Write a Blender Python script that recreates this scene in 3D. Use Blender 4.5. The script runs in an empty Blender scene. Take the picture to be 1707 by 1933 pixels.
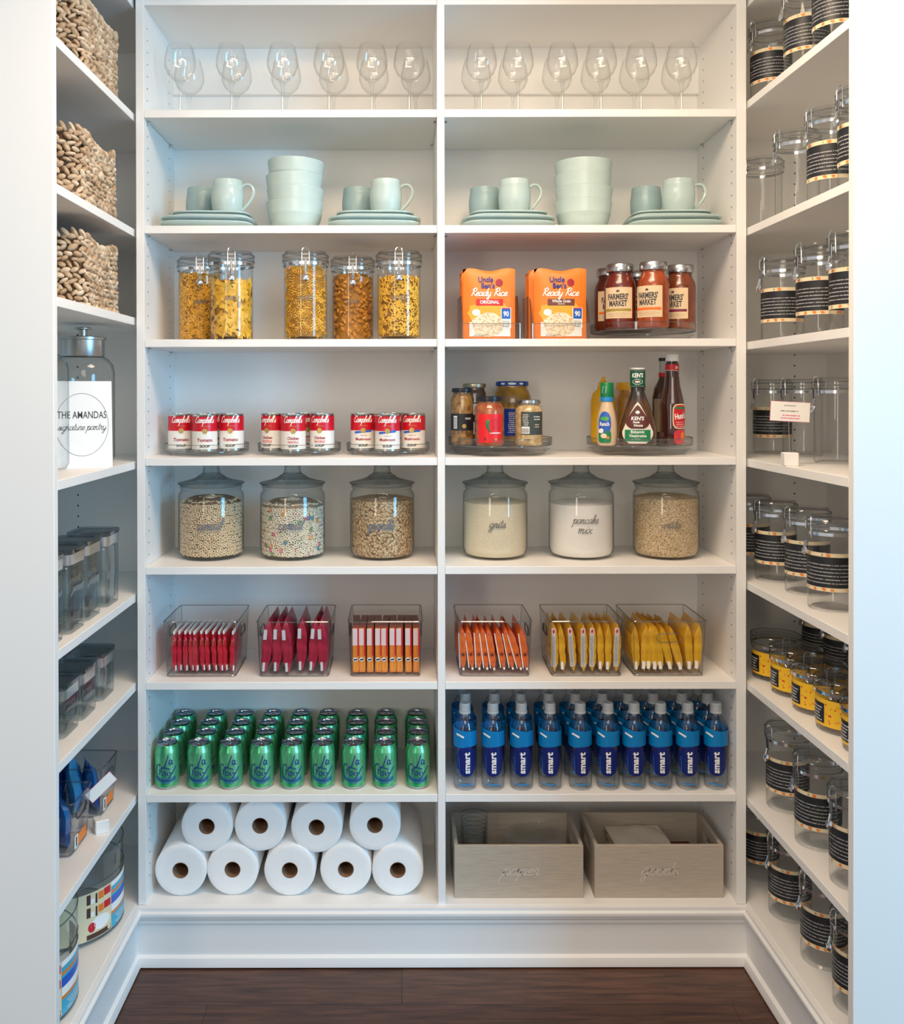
import bpy, math, random
from math import sin, cos, pi, radians
from mathutils import Vector, Matrix

# ------------------------------------------------------------------ camera, light, exposure
scene = bpy.context.scene
COL = scene.collection
CAM_D, CAM_Z, F = 2.45, 1.516, 1750.0       # camera stands 2.45 m before the back shelving
cam_data = bpy.data.cameras.new('camera')
cam_data.sensor_fit = 'HORIZONTAL'
cam_data.sensor_width = 36.0
cam_data.lens = 36.0 * F / 1707.0
cam_data.shift_x = (853.5 - 757.0) / 1707.0
cam_data.shift_y = -(224.5 - F * math.tan(radians(0.31))) / 1707.0
cam_data.clip_start = 0.05
camera = bpy.data.objects.new('camera', cam_data)
camera.location = (0, -CAM_D, CAM_Z)
camera.rotation_euler = (radians(90 - 0.31), radians(0.10), 0)
COL.objects.link(camera)
scene.camera = camera

world = bpy.data.worlds.new('world'); scene.world = world
world.use_nodes = True
world.node_tree.nodes['Background'].inputs[0].default_value = (0.97, 0.96, 0.96, 1)
world.node_tree.nodes['Background'].inputs[1].default_value = 0.41

def area(name, loc, target, sx, sy, power, color):
    d = bpy.data.lights.new(name, 'AREA'); d.shape = 'RECTANGLE'; d.size = sx; d.size_y = sy
    d.energy = power; d.color = color
    o = bpy.data.objects.new(name, d); o.location = loc
    v = Vector(target) - Vector(loc)
    o.rotation_euler = v.to_track_quat('-Z', 'Y').to_euler()
    COL.objects.link(o); return o
area('pantry_ceiling_light', (0.15, -0.90, 2.64), (0.15, -0.90, 0), 0.90, 0.60, 19, (1.0, 0.76, 0.54))
top_fill_data = bpy.data.lights.new('pantry_bulb', 'POINT'); top_fill_data.energy = 3.8; top_fill_data.color = (1.0, 0.80, 0.55); top_fill_data.shadow_soft_size = 0.12
top_fill = bpy.data.objects.new('pantry_bulb', top_fill_data); top_fill.location = (0.40, -0.85, 2.56); COL.objects.link(top_fill)  # point lamp added beside the ceiling light to brighten the top compartments
area('room_ceiling_light', (0.1, -3.3, 2.6), (0.1, -0.2, 2.5), 1.6, 0.8, 13, (1.0, 0.87, 0.68))  # unseen fill added behind the camera to lift the upper shelves
area('room_window_and_fill', (4.0, -3.3, 1.7), (-0.6, 0.0, 1.2), 1.2, 1.9, 112, (0.15, 0.58, 0.96))  # the window itself: blue daylight from the right
area('room_window_and_fill', (-2.2, -5.4, 1.7), (0.7, 0.0, 1.2), 0.6, 1.8, 20, (1.0, 0.88, 0.70))  # warm fill added to brighten the right run, not a window

scene.view_settings.view_transform = 'Standard'
scene.view_settings.look = 'None'
scene.view_settings.exposure = 0.46
scene.view_settings.gamma = 1.0
scene.view_settings.use_curve_mapping = False
try:
    scene.cycles.transparent_max_bounces = 40
    scene.cycles.max_bounces = 14
    scene.cycles.diffuse_bounces = 8
except Exception:
    pass

# ------------------------------------------------------------------ helpers
def PX(px, D):
    return (px - 757.0) / F * D
def YD(D):
    return D - CAM_D

def mat(name, color, rough=0.5, metal=0.0, spec=0.5, noise=None, bump=None, color2=None, stretch=None, alpha=None, coat=0, trans=0, sss=0):
    m = bpy.data.materials.new(name); m.use_nodes = True
    nt = m.node_tree; b = nt.nodes['Principled BSDF']
    b.inputs['Base Color'].default_value = (*color, 1)
    b.inputs['Roughness'].default_value = rough
    b.inputs['Metallic'].default_value = metal
    b.inputs['Specular IOR Level'].default_value = spec
    if coat: b.inputs['Coat Weight'].default_value = coat; b.inputs['Coat Roughness'].default_value = 0.08
    if alpha is not None: b.inputs['Alpha'].default_value = alpha
    if noise or bump:
        tc = nt.nodes.new('ShaderNodeTexCoord'); mp = nt.nodes.new('ShaderNodeMapping')
        nt.links.new(tc.outputs['Object'], mp.inputs['Vector'])
        if stretch: mp.inputs['Scale'].default_value = stretch
        n = nt.nodes.new('ShaderNodeTexNoise')
        n.inputs['Scale'].default_value = (noise or bump)[0]; n.inputs['Detail'].default_value = 4
        nt.links.new(mp.outputs['Vector'], n.inputs['Vector'])
        if noise:
            r = nt.nodes.new('ShaderNodeValToRGB')
            r.color_ramp.elements[0].position = 0.35; r.color_ramp.elements[1].position = 0.65
            c2 = color2 or tuple(c * 0.85 for c in color)
            r.color_ramp.elements[0].color = (*c2, 1); r.color_ramp.elements[1].color = (*color, 1)
            nt.links.new(n.outputs['Fac'], r.inputs['Fac']); nt.links.new(r.outputs['Color'], b.inputs['Base Color'])
        if bump:
            bp = nt.nodes.new('ShaderNodeBump'); bp.inputs['Strength'].default_value = bump[1]
            bp.inputs['Distance'].default_value = 0.002
            nt.links.new(n.outputs['Fac'], bp.inputs['Height']); nt.links.new(bp.outputs['Normal'], b.inputs['Normal'])
    return m

def clear(name, face=(0.96, 0.97, 0.97), edge=(0.45, 0.5, 0.52), power=3.0, refl=0.05, rough=0.03, refl_edge=0.55):
    """thin clear wall: light passes straight through, more is absorbed and mirrored at grazing angles"""
    m = bpy.data.materials.new(name); m.use_nodes = True
    nt = m.node_tree; nt.nodes.clear()
    N = nt.nodes.new; L = nt.links.new
    out = N('ShaderNodeOutputMaterial'); lw = N('ShaderNodeLayerWeight'); lw.inputs['Blend'].default_value = 0.5
    pw = N('ShaderNodeMath'); pw.operation = 'POWER'; pw.inputs[1].default_value = power
    L(lw.outputs['Facing'], pw.inputs[0])
    mc = N('ShaderNodeMix'); mc.data_type = 'RGBA'
    mc.inputs[6].default_value = (*face, 1); mc.inputs[7].default_value = (*edge, 1)
    L(pw.outputs[0], mc.inputs[0])
    tr = N('ShaderNodeBsdfTransparent'); L(mc.outputs[2], tr.inputs['Color'])
    gl = N('ShaderNodeBsdfGlossy'); gl.inputs['Roughness'].default_value = rough
    p2 = N('ShaderNodeMath'); p2.operation = 'POWER'; p2.inputs[1].default_value = 3.5
    L(lw.outputs['Facing'], p2.inputs[0])
    ma = N('ShaderNodeMath'); ma.operation = 'MULTIPLY_ADD'; ma.inputs[1].default_value = refl_edge; ma.inputs[2].default_value = refl
    L(p2.outputs[0], ma.inputs[0])
    mx = N('ShaderNodeMixShader'); L(ma.outputs[0], mx.inputs[0]); L(tr.outputs[0], mx.inputs[1]); L(gl.outputs[0], mx.inputs[2])
    L(mx.outputs[0], out.inputs['Surface'])
    return m

def grains(name, c1, c2, c3, scale, rough=0.8, bump=1.0, dist=0.003):
    """packed bits seen through glass: a cell pattern with dark gaps"""
    m = bpy.data.materials.new(name); m.use_nodes = True
    nt = m.node_tree; b = nt.nodes['Principled BSDF']; N = nt.nodes.new; L = nt.links.new
    tc = N('ShaderNodeTexCoord'); v = N('ShaderNodeTexVoronoi'); v.inputs['Scale'].default_value = scale
    L(tc.outputs['Object'], v.inputs['Vector'])
    s = N('ShaderNodeSeparateColor'); L(v.outputs['Color'], s.inputs[0])
    r = N('ShaderNodeValToRGB'); r.color_ramp.elements[0].color = (*c1, 1); r.color_ramp.elements[1].color = (*c2, 1)
    L(s.outputs[0], r.inputs['Fac'])
    r2 = N('ShaderNodeValToRGB'); r2.color_ramp.elements[0].position = 0.45; r2.color_ramp.elements[1].position = 0.8
    L(v.outputs['Distance'], r2.inputs['Fac'])
    mx = N('ShaderNodeMix'); mx.data_type = 'RGBA'; L(r2.outputs['Color'], mx.inputs[0])
    L(r.outputs['Color'], mx.inputs[6]); mx.inputs[7].default_value = (*c3, 1)
    L(mx.outputs[2], b.inputs['Base Color']); b.inputs['Roughness'].default_value = rough
    bp = N('ShaderNodeBump'); bp.inputs['Strength'].default_value = bump; bp.inputs['Distance'].default_value = dist; bp.invert = True
    L(v.outputs['Distance'], bp.inputs['Height']); L(bp.outputs['Normal'], b.inputs['Normal'])
    return m

def T(x=0, y=0, z=0): return Matrix.Translation((x, y, z))
def R(a, ax): return Matrix.Rotation(a, 4, ax)

class MB:
    """collects shapes and links them as ONE mesh object"""
    def __init__(s): s.v = []; s.f = []; s.m = []; s.mats = []
    def mi(s, mt):
        if mt not in s.mats: s.mats.append(mt)
        return s.mats.index(mt)
    def add(s, vs, fs, mt, M=None):
        o = len(s.v); k = s.mi(mt)
        s.v += [tuple(M @ Vector(p)) for p in vs] if M is not None else [tuple(p) for p in vs]
        s.f += [tuple(i + o for i in f) for f in fs]; s.m += [k] * len(fs)
        return s
    def box(s, x0, x1, y0, y1, z0, z1, mt, M=None, b=0.0):
        if b > 0:
            vs = []
            for sz in (0, 1):
                for (lx, ly, lz) in (((b, b, 0)), (0, 0, b)):
                    pass
            # bevelled box from eight corners of three points
            pts = []; idx = {}
            for ix, X in enumerate((x0, x1)):
                for iy, Y in enumerate((y0, y1)):
                    for iz, Z in enumerate((z0, z1)):
                        dx = b if ix == 0 else -b; dy = b if iy == 0 else -b; dz = b if iz == 0 else -b
                        for a, p in enumerate(((X, Y + dy, Z + dz), (X + dx, Y, Z + dz), (X + dx, Y + dy, Z))):
                            idx[(ix, iy, iz, a)] = len(pts); pts.append(p)
            fs = []
            for k in (0, 1):
                fs.append([idx[(k, y, z, 0)] for y, z in ((0, 0), (1, 0), (1, 1), (0, 1))][::(-1 if k == 0 else 1)])
                fs.append([idx[(x, k, z, 1)] for x, z in ((0, 0), (0, 1), (1, 1), (1, 0))][::(-1 if k == 0 else 1)])
                fs.append([idx[(x, y, k, 2)] for x, y in ((0, 0), (1, 0), (1, 1), (0, 1))][::(-1 if k == 0 else 1)])
            for i in (0, 1):
                for j in (0, 1):
                    fs.append([idx[(i, j, 0, 0)], idx[(i, j, 1, 0)], idx[(i, j, 1, 1)], idx[(i, j, 0, 1)]])
                    fs.append([idx[(i, 0, j, 0)], idx[(i, 1, j, 0)], idx[(i, 1, j, 2)], idx[(i, 0, j, 2)]])
                    fs.append([idx[(0, i, j, 1)], idx[(1, i, j, 1)], idx[(1, i, j, 2)], idx[(0, i, j, 2)]])
                    for k in (0, 1):
                        fs.append([idx[(i, j, k, 0)], idx[(i, j, k, 1)], idx[(i, j, k, 2)]])
            return s.add(pts, fs, mt, M)
        vs = [(x0, y0, z0), (x1, y0, z0), (x1, y1, z0), (x0, y1, z0), (x0, y0, z1), (x1, y0, z1), (x1, y1, z1), (x0, y1, z1)]
        return s.add(vs, [(0, 3, 2, 1), (4, 5, 6, 7), (0, 1, 5, 4), (1, 2, 6, 5), (2, 3, 7, 6), (3, 0, 4, 7)], mt, M)
    def lathe(s, prof, mt, n=32, M=None, p=2.0, sx=1.0, sy=1.0):
        """profile of (radius, height); p > 2 makes a rounded square"""
        vs = []; rows = []
        for (r, z) in prof:
            if r <= 1e-6:
                rows.append([len(vs)]); vs.append((0, 0, z)); continue
            row = []
            for i in range(n):
                a = 2 * pi * i / n; c, d = cos(a), sin(a)
                k = (abs(c) ** p + abs(d) ** p) ** (-1.0 / p) if p != 2 else 1.0
                row.append(len(vs)); vs.append((r * k * c * sx, r * k * d * sy, z))
            rows.append(row)
        fs = []
        for a, b in zip(rows, rows[1:]):
            for i in range(n):
                j = (i + 1) % n
                if len(a) == 1 and len(b) == 1: continue
                if len(a) == 1: fs.append((a[0], b[j], b[i]))
                elif len(b) == 1: fs.append((a[i], a[j], b[0]))
                else: fs.append((a[i], a[j], b[j], b[i]))
        return s.add(vs, fs, mt, M)
    def tube(s, pts, r, mt, n=6, M=None, closed=False, flat=1.0):
        pts = [Vector(q) for q in pts]; vs = []; k = len(pts); up = None
        for i, q in enumerate(pts):
            a = pts[(i - 1) % k] if (closed or i > 0) else q
            b = pts[(i + 1) % k] if (closed or i < k - 1) else q
            t = (b - a).normalized()
            if up is None:
                up = Vector((0, 0, 1)) if abs(t.z) < 0.9 else Vector((0, 1, 0))
            x = t.cross(up)
            if x.length < 1e-4: x = t.orthogonal()
            x.normalize(); y = x.cross(t).normalized(); up = y
            rr = r[i] if isinstance(r, (list, tuple)) else r
            for j in range(n):
                an = 2 * pi * j / n
                vs.append(q + x * rr * cos(an) * flat + y * rr * sin(an))
        fs = []
        for i in range(k if closed else k - 1):
            for j in range(n):
                a = i * n + j; b = i * n + (j + 1) % n; c = ((i + 1) % k) * n + (j + 1) % n; d = ((i + 1) % k) * n + j
                fs.append((a, b, c, d))
        if not closed:
            fs.append(tuple(range(n))[::-1]); fs.append(tuple((k - 1) * n + j for j in range(n)))
        return s.add(vs, fs, mt, M)
    def prism(s, poly, t, mt, M=None):
        """poly of (x,z), thickness t along y, front at y=0"""
        n = len(poly); vs = [(x, 0, z) for x, z in poly] + [(x, t, z) for x, z in poly]
        fs = [tuple(range(n)), tuple(range(n, 2 * n))[::-1]] + [(i + n, (i + 1) % n + n, (i + 1) % n, i) for i in range(n)]
        return s.add(vs, fs, mt, M)
    def patch(s, x0, x1, z0, z1, fn, mt, nx=8, nz=2, wave=None, M=None):
        """a piece of a printed surface laid on the shape fn(x,z)"""
        vs = []
        for i in range(nx + 1):
            x = x0 + (x1 - x0) * i / nx
            b, t = wave(x) if wave else (z0, z1)
            for j in range(nz + 1): vs.append(fn(x, b + (t - b) * j / nz))
        fs = [(i * (nz + 1) + j, (i + 1) * (nz + 1) + j, (i + 1) * (nz + 1) + j + 1, i * (nz + 1) + j + 1) for i in range(nx) for j in range(nz)]
        return s.add(vs, fs, mt, M)
    def blob(s, cx, cz, rx, rz, fn, mt, n=24, rings=3, p=2.0, jit=0.0, rnd=None, shape=None, M=None):
        vs = [fn(cx, cz)]; jj = [1 + (rnd.uniform(-jit, jit) if rnd else 0) for _ in range(n)]
        for k in range(1, rings + 1):
            for i in range(n):
                a = 2 * pi * i / n; c, d = cos(a), sin(a)
                q = (abs(c) ** p + abs(d) ** p) ** (-1.0 / p) * k / rings * jj[i]
                if shape: q *= shape(a)
                vs.append(fn(cx + rx * c * q, cz + rz * d * q))
        fs = [(0, 1 + i, 1 + (i + 1) % n) for i in range(n)]
        for k in range(rings - 1):
            for i in range(n):
                j = (i + 1) % n; fs.append((1 + k * n + i, 1 + (k + 1) * n + i, 1 + (k + 1) * n + j, 1 + k * n + j))
        return s.add(vs, fs, mt, M)
    def geo(s, g, fn, mt, M=None):
        """flat writing laid on the shape fn(x,z)"""
        return s.add([fn(x, z) for x, z in g[0]], g[1], mt, M)
    def mesh(s, name, angle=35):
        me = bpy.data.meshes.new(name); me.from_pydata(s.v, [], s.f)
        for mt in s.mats: me.materials.append(mt)
        me.polygons.foreach_set('material_index', s.m)
        me.polygons.foreach_set('use_smooth', [True] * len(s.f))
        me.update()
        me.set_sharp_from_angle(angle=radians(angle))
        return me
    def build(s, name, parent=None, label=None, loc=None, angle=35, kind=None):
        o = bpy.data.objects.new(name, s.mesh(name, angle)); COL.objects.link(o)
        if parent is not None: o.parent = parent
        if label: o['label'] = label
        if kind: o['kind'] = kind
        if loc: o.location = loc
        return o

def thing(name, label, cat, loc=(0, 0, 0), rz=0.0, group=None):
    o = bpy.data.objects.new(name, None); COL.objects.link(o); o.empty_display_size = 0.05
    o.location = loc; o.rotation_euler = (0, 0, rz); o['label'] = label; o['category'] = cat
    if group: o['group'] = group
    return o
def tag(o, label, cat, group=None, kind=None, loc=None, rz=None):
    o['label'] = label; o['category'] = cat
    if group: o['group'] = group
    if kind: o['kind'] = kind
    if loc is not None: o.location = loc
    if rz is not None: o.rotation_euler = (0, 0, rz)
    return o
def dup(root, loc, rz=0.0, label=None, group=None, rot=None):
    r = root.copy(); COL.objects.link(r); r.location = loc; r.rotation_euler = rot or (0, 0, rz)
    if label: r['label'] = label
    if group: r['group'] = group
    for ch in list(root.children):
        c = ch.copy(); COL.objects.link(c); c.parent = r
        for g in list(ch.children):
            d = g.copy(); COL.objects.link(d); d.parent = c
    return r
class Maker:
    """first call places the thing itself, later calls place copies"""
    def __init__(s, root): s.root = root; s.used = False
    def put(s, loc, rz=0.0, label=None, group=None, rot=None):
        if not s.used:
            s.used = True; r = s.root; r.location = loc; r.rotation_euler = rot or (0, 0, rz)
            if label: r['label'] = label
            if group: r['group'] = group
            return r
        return dup(s.root, loc, rz, label, group, rot)
def struct(o, label=None):
    o['kind'] = 'structure'
    if label: o['label'] = label; o['category'] = o.name.split('_')[0].split('.')[0]
    return o

# surfaces the prints are laid on
def on_cyl(rad, a0=0.0, z0=0.0):
    return lambda x, z: (rad * sin(a0 + x / rad), -rad * cos(a0 + x / rad), z0 + z)
def on_flat(y, x0=0.0, z0=0.0):
    return lambda x, z: (x0 + x, y, z0 + z)

# ------------------------------------------------------------------ writing
_fc = {}
def word(s, h, w=None, bold=0.0, shear=0.0):
    """plain lettering, cap height h, centred on x, baseline 0"""
    key = (s, bold, shear)
    if key not in _fc:
        cu = bpy.data.curves.new('lettering', 'FONT'); cu.body = s; cu.size = 1.0; cu.resolution_u = 3
        cu.offset = bold; cu.shear = shear; cu.align_x = 'CENTER'; cu.dimensions = '2D'; cu.fill_mode = 'FRONT'
        ob = bpy.data.objects.new('lettering', cu)
        COL.objects.link(ob); bpy.context.view_layer.update()
        dg = bpy.context.evaluated_depsgraph_get()
        me = bpy.data.meshes.new_from_object(ob.evaluated_get(dg))
        _fc[key] = ([(v.co.x, v.co.y) for v in me.vertices], [tuple(p.vertices) for p in me.polygons])
        bpy.data.objects.remove(ob); bpy.data.curves.remove(cu); bpy.data.meshes.remove(me)
    vs, fs = _fc[key]
    k = h / 0.70; xs = [v[0] for v in vs]; c = (min(xs) + max(xs)) / 2; ww = (max(xs) - min(xs)) * k
    kx = k * (w / ww) if w else k
    return ([((x - c) * kx, y * k) for x, y in vs], fs)
def at(g, dx, dz, rot=0.0):
    c, s_ = cos(rot), sin(rot)
    return ([(x * c - y * s_ + dx, x * s_ + y * c + dz) for x, y in g[0]], g[1])

GL = {
 'a': (1.1, [[(.85,.8),(.6,1),(.25,.9),(.05,.45),(.2,.05),(.5,.05),(.8,.5),(.92,1)], [(.92,1),(.84,.3),(.93,.02),(1.15,.15)]]),
 'b': (.85, [[(0,.2),(.4,1.3),(.5,2),(.3,2),(.16,1),(.14,.2),(.4,0),(.72,.3),(.6,.85),(.25,.75)], [(.6,.85),(.9,.8)]]),
 'c': (.85, [[(.75,.8),(.5,1),(.2,.85),(.05,.4),(.25,.02),(.6,.05),(.9,.3)]]),
 'd': (1.1, [[(.85,.8),(.6,1),(.25,.9),(.05,.45),(.2,.05),(.5,.05),(.8,.5),(.92,1)], [(1.02,2.1),(.95,1.2),(.85,.35),(.93,.02),(1.15,.15)]]),
 'e': (.78, [[(0,.3),(.35,.5),(.65,.8),(.5,1.02),(.2,.85),(.08,.4),(.25,.03),(.6,.08),(.85,.35)]]),
 'g': (1.05, [[(.85,.8),(.6,1),(.25,.9),(.05,.45),(.2,.05),(.5,.05),(.8,.5),(.92,1)], [(.92,1),(.82,0),(.65,-.8),(.35,-1),(.15,-.75),(.5,-.3),(1.1,.15)]]),
 'h': (.95, [[(0,.2),(.4,1.4),(.45,2),(.25,1.9),(.1,0)], [(.12,.5),(.45,1),(.62,.85),(.58,.2),(.72,0),(1,.2)]]),
 'i': (.5, [[(0,.3),(.22,1),(.17,.3),(.32,0),(.55,.2)], [(.3,1.4),(.37,1.46)]]),
 'k': (.9, [[(0,.2),(.35,1.3),(.5,2),(.3,2),(.15,1),(.08,0)], [(.12,.5),(.5,.98),(.7,.9),(.55,.6),(.2,.5)], [(.3,.5),(.6,.05),(.95,.2)]]),
 'l': (.42, [[(0,.2),(.4,1.3),(.5,2),(.3,2),(.15,1),(.2,.1),(.48,.1)]]),
 'm': (1.3, [[(0,.8),(.15,1),(.13,0)], [(.15,.5),(.4,1),(.55,.88),(.52,0)], [(.55,.5),(.8,1),(.95,.88),(.92,.2),(1.05,0),(1.35,.2)]]),
 'n': (.95, [[(0,.8),(.15,1),(.13,0)], [(.15,.5),(.42,1),(.6,.88),(.56,.2),(.7,0),(1,.2)]]),
 'o': (.92, [[(.5,1),(.15,.85),(.05,.4),(.3,0),(.7,.15),(.8,.65),(.5,1),(.65,.85),(1,.9)]]),
 'p': (1.0, [[(0,.6),(.24,1.05),(.12,0),(-.05,-1)], [(.15,.4),(.45,.97),(.8,.9),(.85,.4),(.5,0),(.18,.1)], [(.5,0),(.8,.02),(1.05,.2)]]),
 'r': (.78, [[(0,.3),(.2,1.1),(.3,.95),(.55,.95),(.45,.3),(.6,0),(.85,.2)]]),
 's': (.72, [[(0,.1),(.38,.8),(.48,1.1),(.48,.8),(.66,.4),(.5,0),(.15,.1)], [(.5,0),(.85,.2)]]),
 't': (.55, [[(.32,1.8),(.2,.5),(.3,0),(.6,.2)], [(0,1.2),(.6,1.26)]]),
 'u': (.95, [[(0,.8),(.1,1),(.08,.3),(.3,0),(.62,.3),(.75,1)], [(.75,1),(.68,.3),(.78,0),(1,.2)]]),
 'x': (.85, [[(0,.85),(.2,.95),(.6,.05),(.85,.15)], [(.75,.95),(0,0)]]),
 'y': (.95, [[(0,.85),(.15,1),(.15,.3),(.4,.05),(.75,.4)], [(.85,1),(.75,0),(.55,-.9),(.25,-.9),(.4,-.3),(1.05,.2)]]),
 'C': (1.15, [[(1.1,1.5),(1.0,2),(.5,1.8),(.1,.9),(.25,.1),(.75,.02),(1.2,.4)]]),
 'L': (1.1, [[(.9,2.3),(.7,1.5),(.35,.3),(.05,0),(.3,.25),(.9,0),(1.3,.1)]]),
 'R': (1.15, [[(.4,2),(.15,0)], [(0,1.6),(.5,2.1),(1,1.9),(.9,1.3),(.35,1.1),(.7,.5),(1.2,0)]]),
 "'": (.25, [[(.2,2),(.1,1.6)]]), ' ': (.6, []),
}
def smooth_pts(p, k=4):
    if len(p) < 3: return p
    q = [p[0]] + list(p) + [p[-1]]; out = []
    for i in range(1, len(q) - 2):
        a, b, c, d = q[i - 1], q[i], q[i + 1], q[i + 2]
        for j in range(k):
            t = j / k
            out.append(tuple(0.5 * (2 * b[m] + (c[m] - a[m]) * t + (2 * a[m] - 5 * b[m] + 4 * c[m] - d[m]) * t * t + (3 * b[m] - a[m] - 3 * c[m] + d[m]) * t ** 3) for m in (0, 1)))
    out.append(p[-1]); return out
def strokes(lines, w):
    vs = []; fs = []
    for p in lines:
        n = len(p); o = len(vs)
        for i in range(n):
            a = p[max(i - 1, 0)]; b = p[min(i + 1, n - 1)]
            dx, dy = b[0] - a[0], b[1] - a[1]; l = math.hypot(dx, dy) or 1
            nx, ny = -dy / l * w / 2, dx / l * w / 2
            vs += [(p[i][0] + nx, p[i][1] + ny), (p[i][0] - nx, p[i][1] - ny)]
        fs += [(o + 2 * i, o + 2 * i + 1, o + 2 * i + 3, o + 2 * i + 2) for i in range(n - 1)]
    return (vs, fs)
def script(s, xh, w=None, pen=0.12, slant=0.3):
    """handwritten lettering, x-height xh"""
    x = 0; lines = []
    for ch in s:
        adv, st = GL[ch]
        for p in st: lines.append([(x + q[0] + slant * q[1], q[1]) for q in smooth_pts(p)])
        x += adv
    xs = [q[0] for l in lines for q in l]; c = (min(xs) + max(xs)) / 2; W = max(xs) - min(xs)
    kx = (w / W) if w else xh
    return strokes([[((q[0] - c) * kx, q[1] * xh) for q in l] for l in lines], pen * xh)
def small_print(x0, x1, z0, z1, rows, rnd, frac=0.40, gap=0.0009):
    """lines of print too small to read"""
    vs = []; fs = []; dz = (z1 - z0) / rows
    for r in range(rows):
        z = z0 + r * dz; x = x0 + rnd.uniform(0, 0.15) * (x1 - x0); e = x1 - rnd.uniform(0, 0.2) * (x1 - x0)
        while x < e:
            l = min(rnd.uniform(0.0009, 0.0032), e - x)
            if l < 0.0005: break
            o = len(vs); vs += [(x, z), (x + l, z), (x + l, z + dz * frac), (x, z + dz * frac)]; fs.append((o, o + 1, o + 2, o + 3))
            x += l + gap * (rnd.uniform(1.6, 3.0) if rnd.random() < 0.25 else 1)
    return (vs, fs)
ORD = ['first', 'second', 'third', 'fourth', 'fifth', 'sixth', 'seventh', 'eighth', 'ninth', 'tenth', 'eleventh', 'twelfth']
def nth(i, n, a='left'):
    b = 'right' if a == 'left' else 'left'
    if i == 0: return a + 'most'
    if i == n - 1: return b + 'most'
    if n % 2 and i == n // 2: return 'middle'
    return (ORD[i] + ' from the ' + a) if i < n / 2 else (ORD[n - 1 - i] + ' from the ' + b)

# ------------------------------------------------------------------ materials
WHITE = mat('white_laminate', (0.86, 0.85, 0.83), 0.45, bump=(60, 0.04))
PAINT = mat('white_paint', (0.82, 0.81, 0.80), 0.55)
WALLM = mat('wall_paint', (0.80, 0.80, 0.79), 0.8)
DARK = mat('dark_hole', (0.02, 0.02, 0.02), 0.9)
STEEL = mat('steel', (0.62, 0.62, 0.62), 0.22, 1.0)
CHROME = mat('chrome', (0.75, 0.76, 0.78), 0.12, 1.0)
DKSTEEL = mat('dark_steel', (0.22, 0.23, 0.25), 0.25, 1.0)
INK = mat('ink', (0.05, 0.05, 0.055), 0.6)
GREYINK = mat('grey_ink', (0.16, 0.16, 0.16), 0.6)
NAVY = mat('navy_ink', (0.01, 0.03, 0.22), 0.35)
WINK = mat('white_ink', (0.9, 0.9, 0.88), 0.5)
CREAM = mat('cream_print', (0.80, 0.68, 0.45), 0.6)
RED = mat('red_print', (0.62, 0.01, 0.02), 0.35)
DKRED = mat('dark_red_print', (0.35, 0.01, 0.03), 0.45)
BLACKP = mat('black_print', (0.012, 0.013, 0.018), 0.45)
ORANGE = mat('orange_print', (0.85, 0.22, 0.02), 0.45)
YELLOW = mat('yellow_print', (0.85, 0.50, 0.02), 0.45)
GOLD = mat('gold_print', (0.55, 0.38, 0.12), 0.35, 0.5)
BLUEP = mat('blue_print', (0.02, 0.12, 0.55), 0.4)
LTBLUE = mat('light_blue_print', (0.02, 0.28, 0.72), 0.35)
GREENP = mat('green_print', (0.01, 0.22, 0.08), 0.4)
PINKISH = mat('pale_pink_print', (0.82, 0.62, 0.60), 0.5)
GLASS = clear('clear_glass', (0.965, 0.975, 0.97), (0.32, 0.36, 0.38), 4.0, 0.05)
FINE = clear('fine_glass', (0.994, 0.994, 0.992), (0.88, 0.88, 0.87), 4.0, 0.04, refl_edge=0.55)
THICK = clear('thick_glass', (0.88, 0.92, 0.92), (0.18, 0.22, 0.24), 2.4, 0.09, 0.04, 0.5)
ACRYL = clear('clear_plastic', (0.985, 0.987, 0.985), (0.62, 0.64, 0.64), 4.5, 0.04)
ACRYL2 = clear('clear_plastic_lid', (0.955, 0.96, 0.96), (0.50, 0.52, 0.53), 3.0, 0.08, 0.08)
EDGE = clear('plastic_edge', (0.80, 0.83, 0.84), (0.38, 0.42, 0.44), 1.5, 0.14, 0.06)
PET = clear('bottle_plastic', (0.955, 0.97, 0.98), (0.36, 0.41, 0.46), 3.2, 0.07)

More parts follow.
